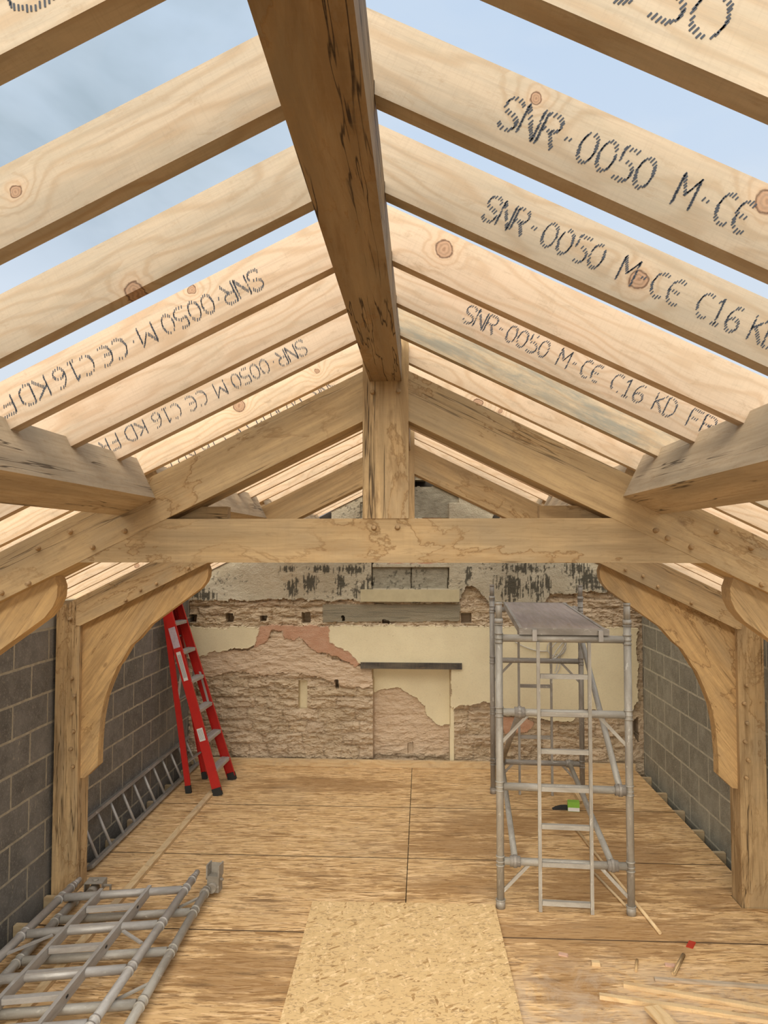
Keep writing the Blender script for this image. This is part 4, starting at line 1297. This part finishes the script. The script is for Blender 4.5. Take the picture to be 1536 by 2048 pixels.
# ================================================================== TWO SCAFFOLD FRAMES LYING LOW LEFT
def flat_frame(z, X0, X1, Ytop, horiz, tilt, label, mat, tip, ladder=None, feet=False):
    t = empty('scaffold_section', ((X0 + X1) / 2, Ytop, 0), label, 'scaffold frame', 'scaffold frames lying on the floor')
    dy = Vector(tilt).normalized()
    L = 2.05
    up_ = Vector((0, 0, 1))
    def P(f, y):           # point on frame: f across, y metres down from the tip
        return Vector((X0 + (X1 - X0) * f, Ytop + (tip if f > .5 else tip * .15), z)) - dy * y
    for f in (0, 1):
        ex = [(.10, .115, .031), (.125, .135, .029)]
        for h in horiz: ex += [(h - .035, h - .02, .030), (h + .02, h + .035, .030)]
        tube('standard', P(f, .10), P(f, L), R25, mat, t, [(a_ - .10, c_ - .10, r_) for a_, c_, r_ in ex if a_ > .1], 16)
        if not feet:
            tube('spigot', P(f, 0), P(f, .10), .019, mat, t, [(.0, .012, .017), (.075, .10, .024)], 10)
    for h in horiz:
        a_ = P(0, h); c_ = P(1, h)
        tube('cross_bar', a_ + (c_ - a_) * .03, a_ + (c_ - a_) * .97, R25, mat, t, seg=16)
    if ladder:
        f0, f1, rungs, y0 = ladder
        for f in (f0, f1):
            a_ = P(0, y0) + (P(1, y0) - P(0, y0)) * f; c_ = P(0, L - .02) + (P(1, L - .02) - P(0, L - .02)) * f
            bar('ladder_stringer', a_ + up_ * .004, c_ + up_ * .004, .022, .062, M_ALUF, t, bev=.002)
        for r_ in rungs:
            A_ = P(0, r_) + (P(1, r_) - P(0, r_)) * (f0 + .015); B_ = P(0, r_) + (P(1, r_) - P(0, r_)) * (f1 - .015)
            bar('rung', A_ + up_ * .012, B_ + up_ * .012, .034, .030, M_ALUF, t, bev=.002)
            # bolt slots through the right stringer
            link('slot', bm_box(.004, .022, .012), M_BLACK, t, Matrix.Translation(B_ + (B_ - A_).normalized() * .0242 + up_ * .006))
    return t, P
ft, P2 = flat_frame(.056, -2.34, -1.50, 5.13, [.386, .86, 1.37, 1.86], (-.025, 1, 0), 'lower of two scaffold frames lying at front left, its feet toward the truss post', M_ALU, .18, feet=True)
for f in (0, 1):
    tube('leg_end', P2(f, .14), P2(f, .03), .020, M_RUST, ft, [(0, .03, .034), (.05, .065, .031)], 12)
# adjustable foot brackets of the lower frame
def bracket_up(c):
    M = Matrix.Translation(c) @ Matrix.Rotation(radians(-6), 4, 'Z')
    bm = bm_box(.085, .07, .11, (0, 0, .075))
    bm_box(.010, .085, .085, (-.043, .0, .165), bm)
    bm_box(.010, .085, .085, (.043, .0, .165), bm)
    bm_box(.086, .008, .085, (0, .038, .155), bm)
    bm_tube((0, -.07, .06), (0, .0, .06), .033, bm, seg=12)
    bm_tube((-.062, .0, .10), (.062, .0, .10), .010, bm, seg=8)
    return link('foot_bracket', bm, M_RUST, ft, M, bev=.002)
def bracket_flat(c):
    M = Matrix.Translation(c) @ Matrix.Rotation(radians(4), 4, 'Z')
    bm = bm_box(.12, .10, .006, (0, .02, .108))
    bm_box(.006, .10, .09, (-.06, .02, .062), bm)
    bm_box(.006, .10, .05, (.06, .02, .084), bm)
    bm_box(.05, .012, .012, (.085, .0, .085), bm)
    bm_box(.012, .012, .06, (.11, .0, .06), bm)
    bm_tube((0, .02, .11), (0, .02, .122), .02, bm, seg=6)
    bm_tube((-.005, -.07, .056), (-.005, .03, .056), .035, bm, seg=12)
    return link('foot_bracket', bm, M_RUST, ft, M, bev=.002)
bracket_up(Vector((-1.462, 5.31, .0)))
bracket_flat(Vector((-2.275, 5.20, .0)))
for (x0, y0, x1, y1) in ((357, 1815, 402, 1794), (228, 2002, 305, 1964)):
    a_, c_ = onZ(x0, y0, .056), onZ(x1, y1, .056)
    bar('corner_strut', a_, c_, .02, .010, M_ALU, ft, bev=.001)
ut, P1 = flat_frame(.110, -2.395, -1.61, 5.20, [.274, .74, 1.23, 1.71], (.0, 1, 0), 'upper of two scaffold frames lying at front left, with a built-in ladder', M_ALUF, .19,
                    ladder=(.31, .70, [.50, .74, .98, 1.23, 1.46, 1.71, 1.93], .25))
for (x0, y0, x1, y1) in ((12, 1908, 105, 1870), (246, 1862, 283, 1886)):
    a_, c_ = onZ(x0, y0, .11), onZ(x1, y1, .11)
    bar('corner_strut', a_, c_, .02, .010, M_ALUF, ut, bev=.001)

# ================================================================== WALL-TOP MORTAR COURSE
print('objects', len(bpy.data.objects))
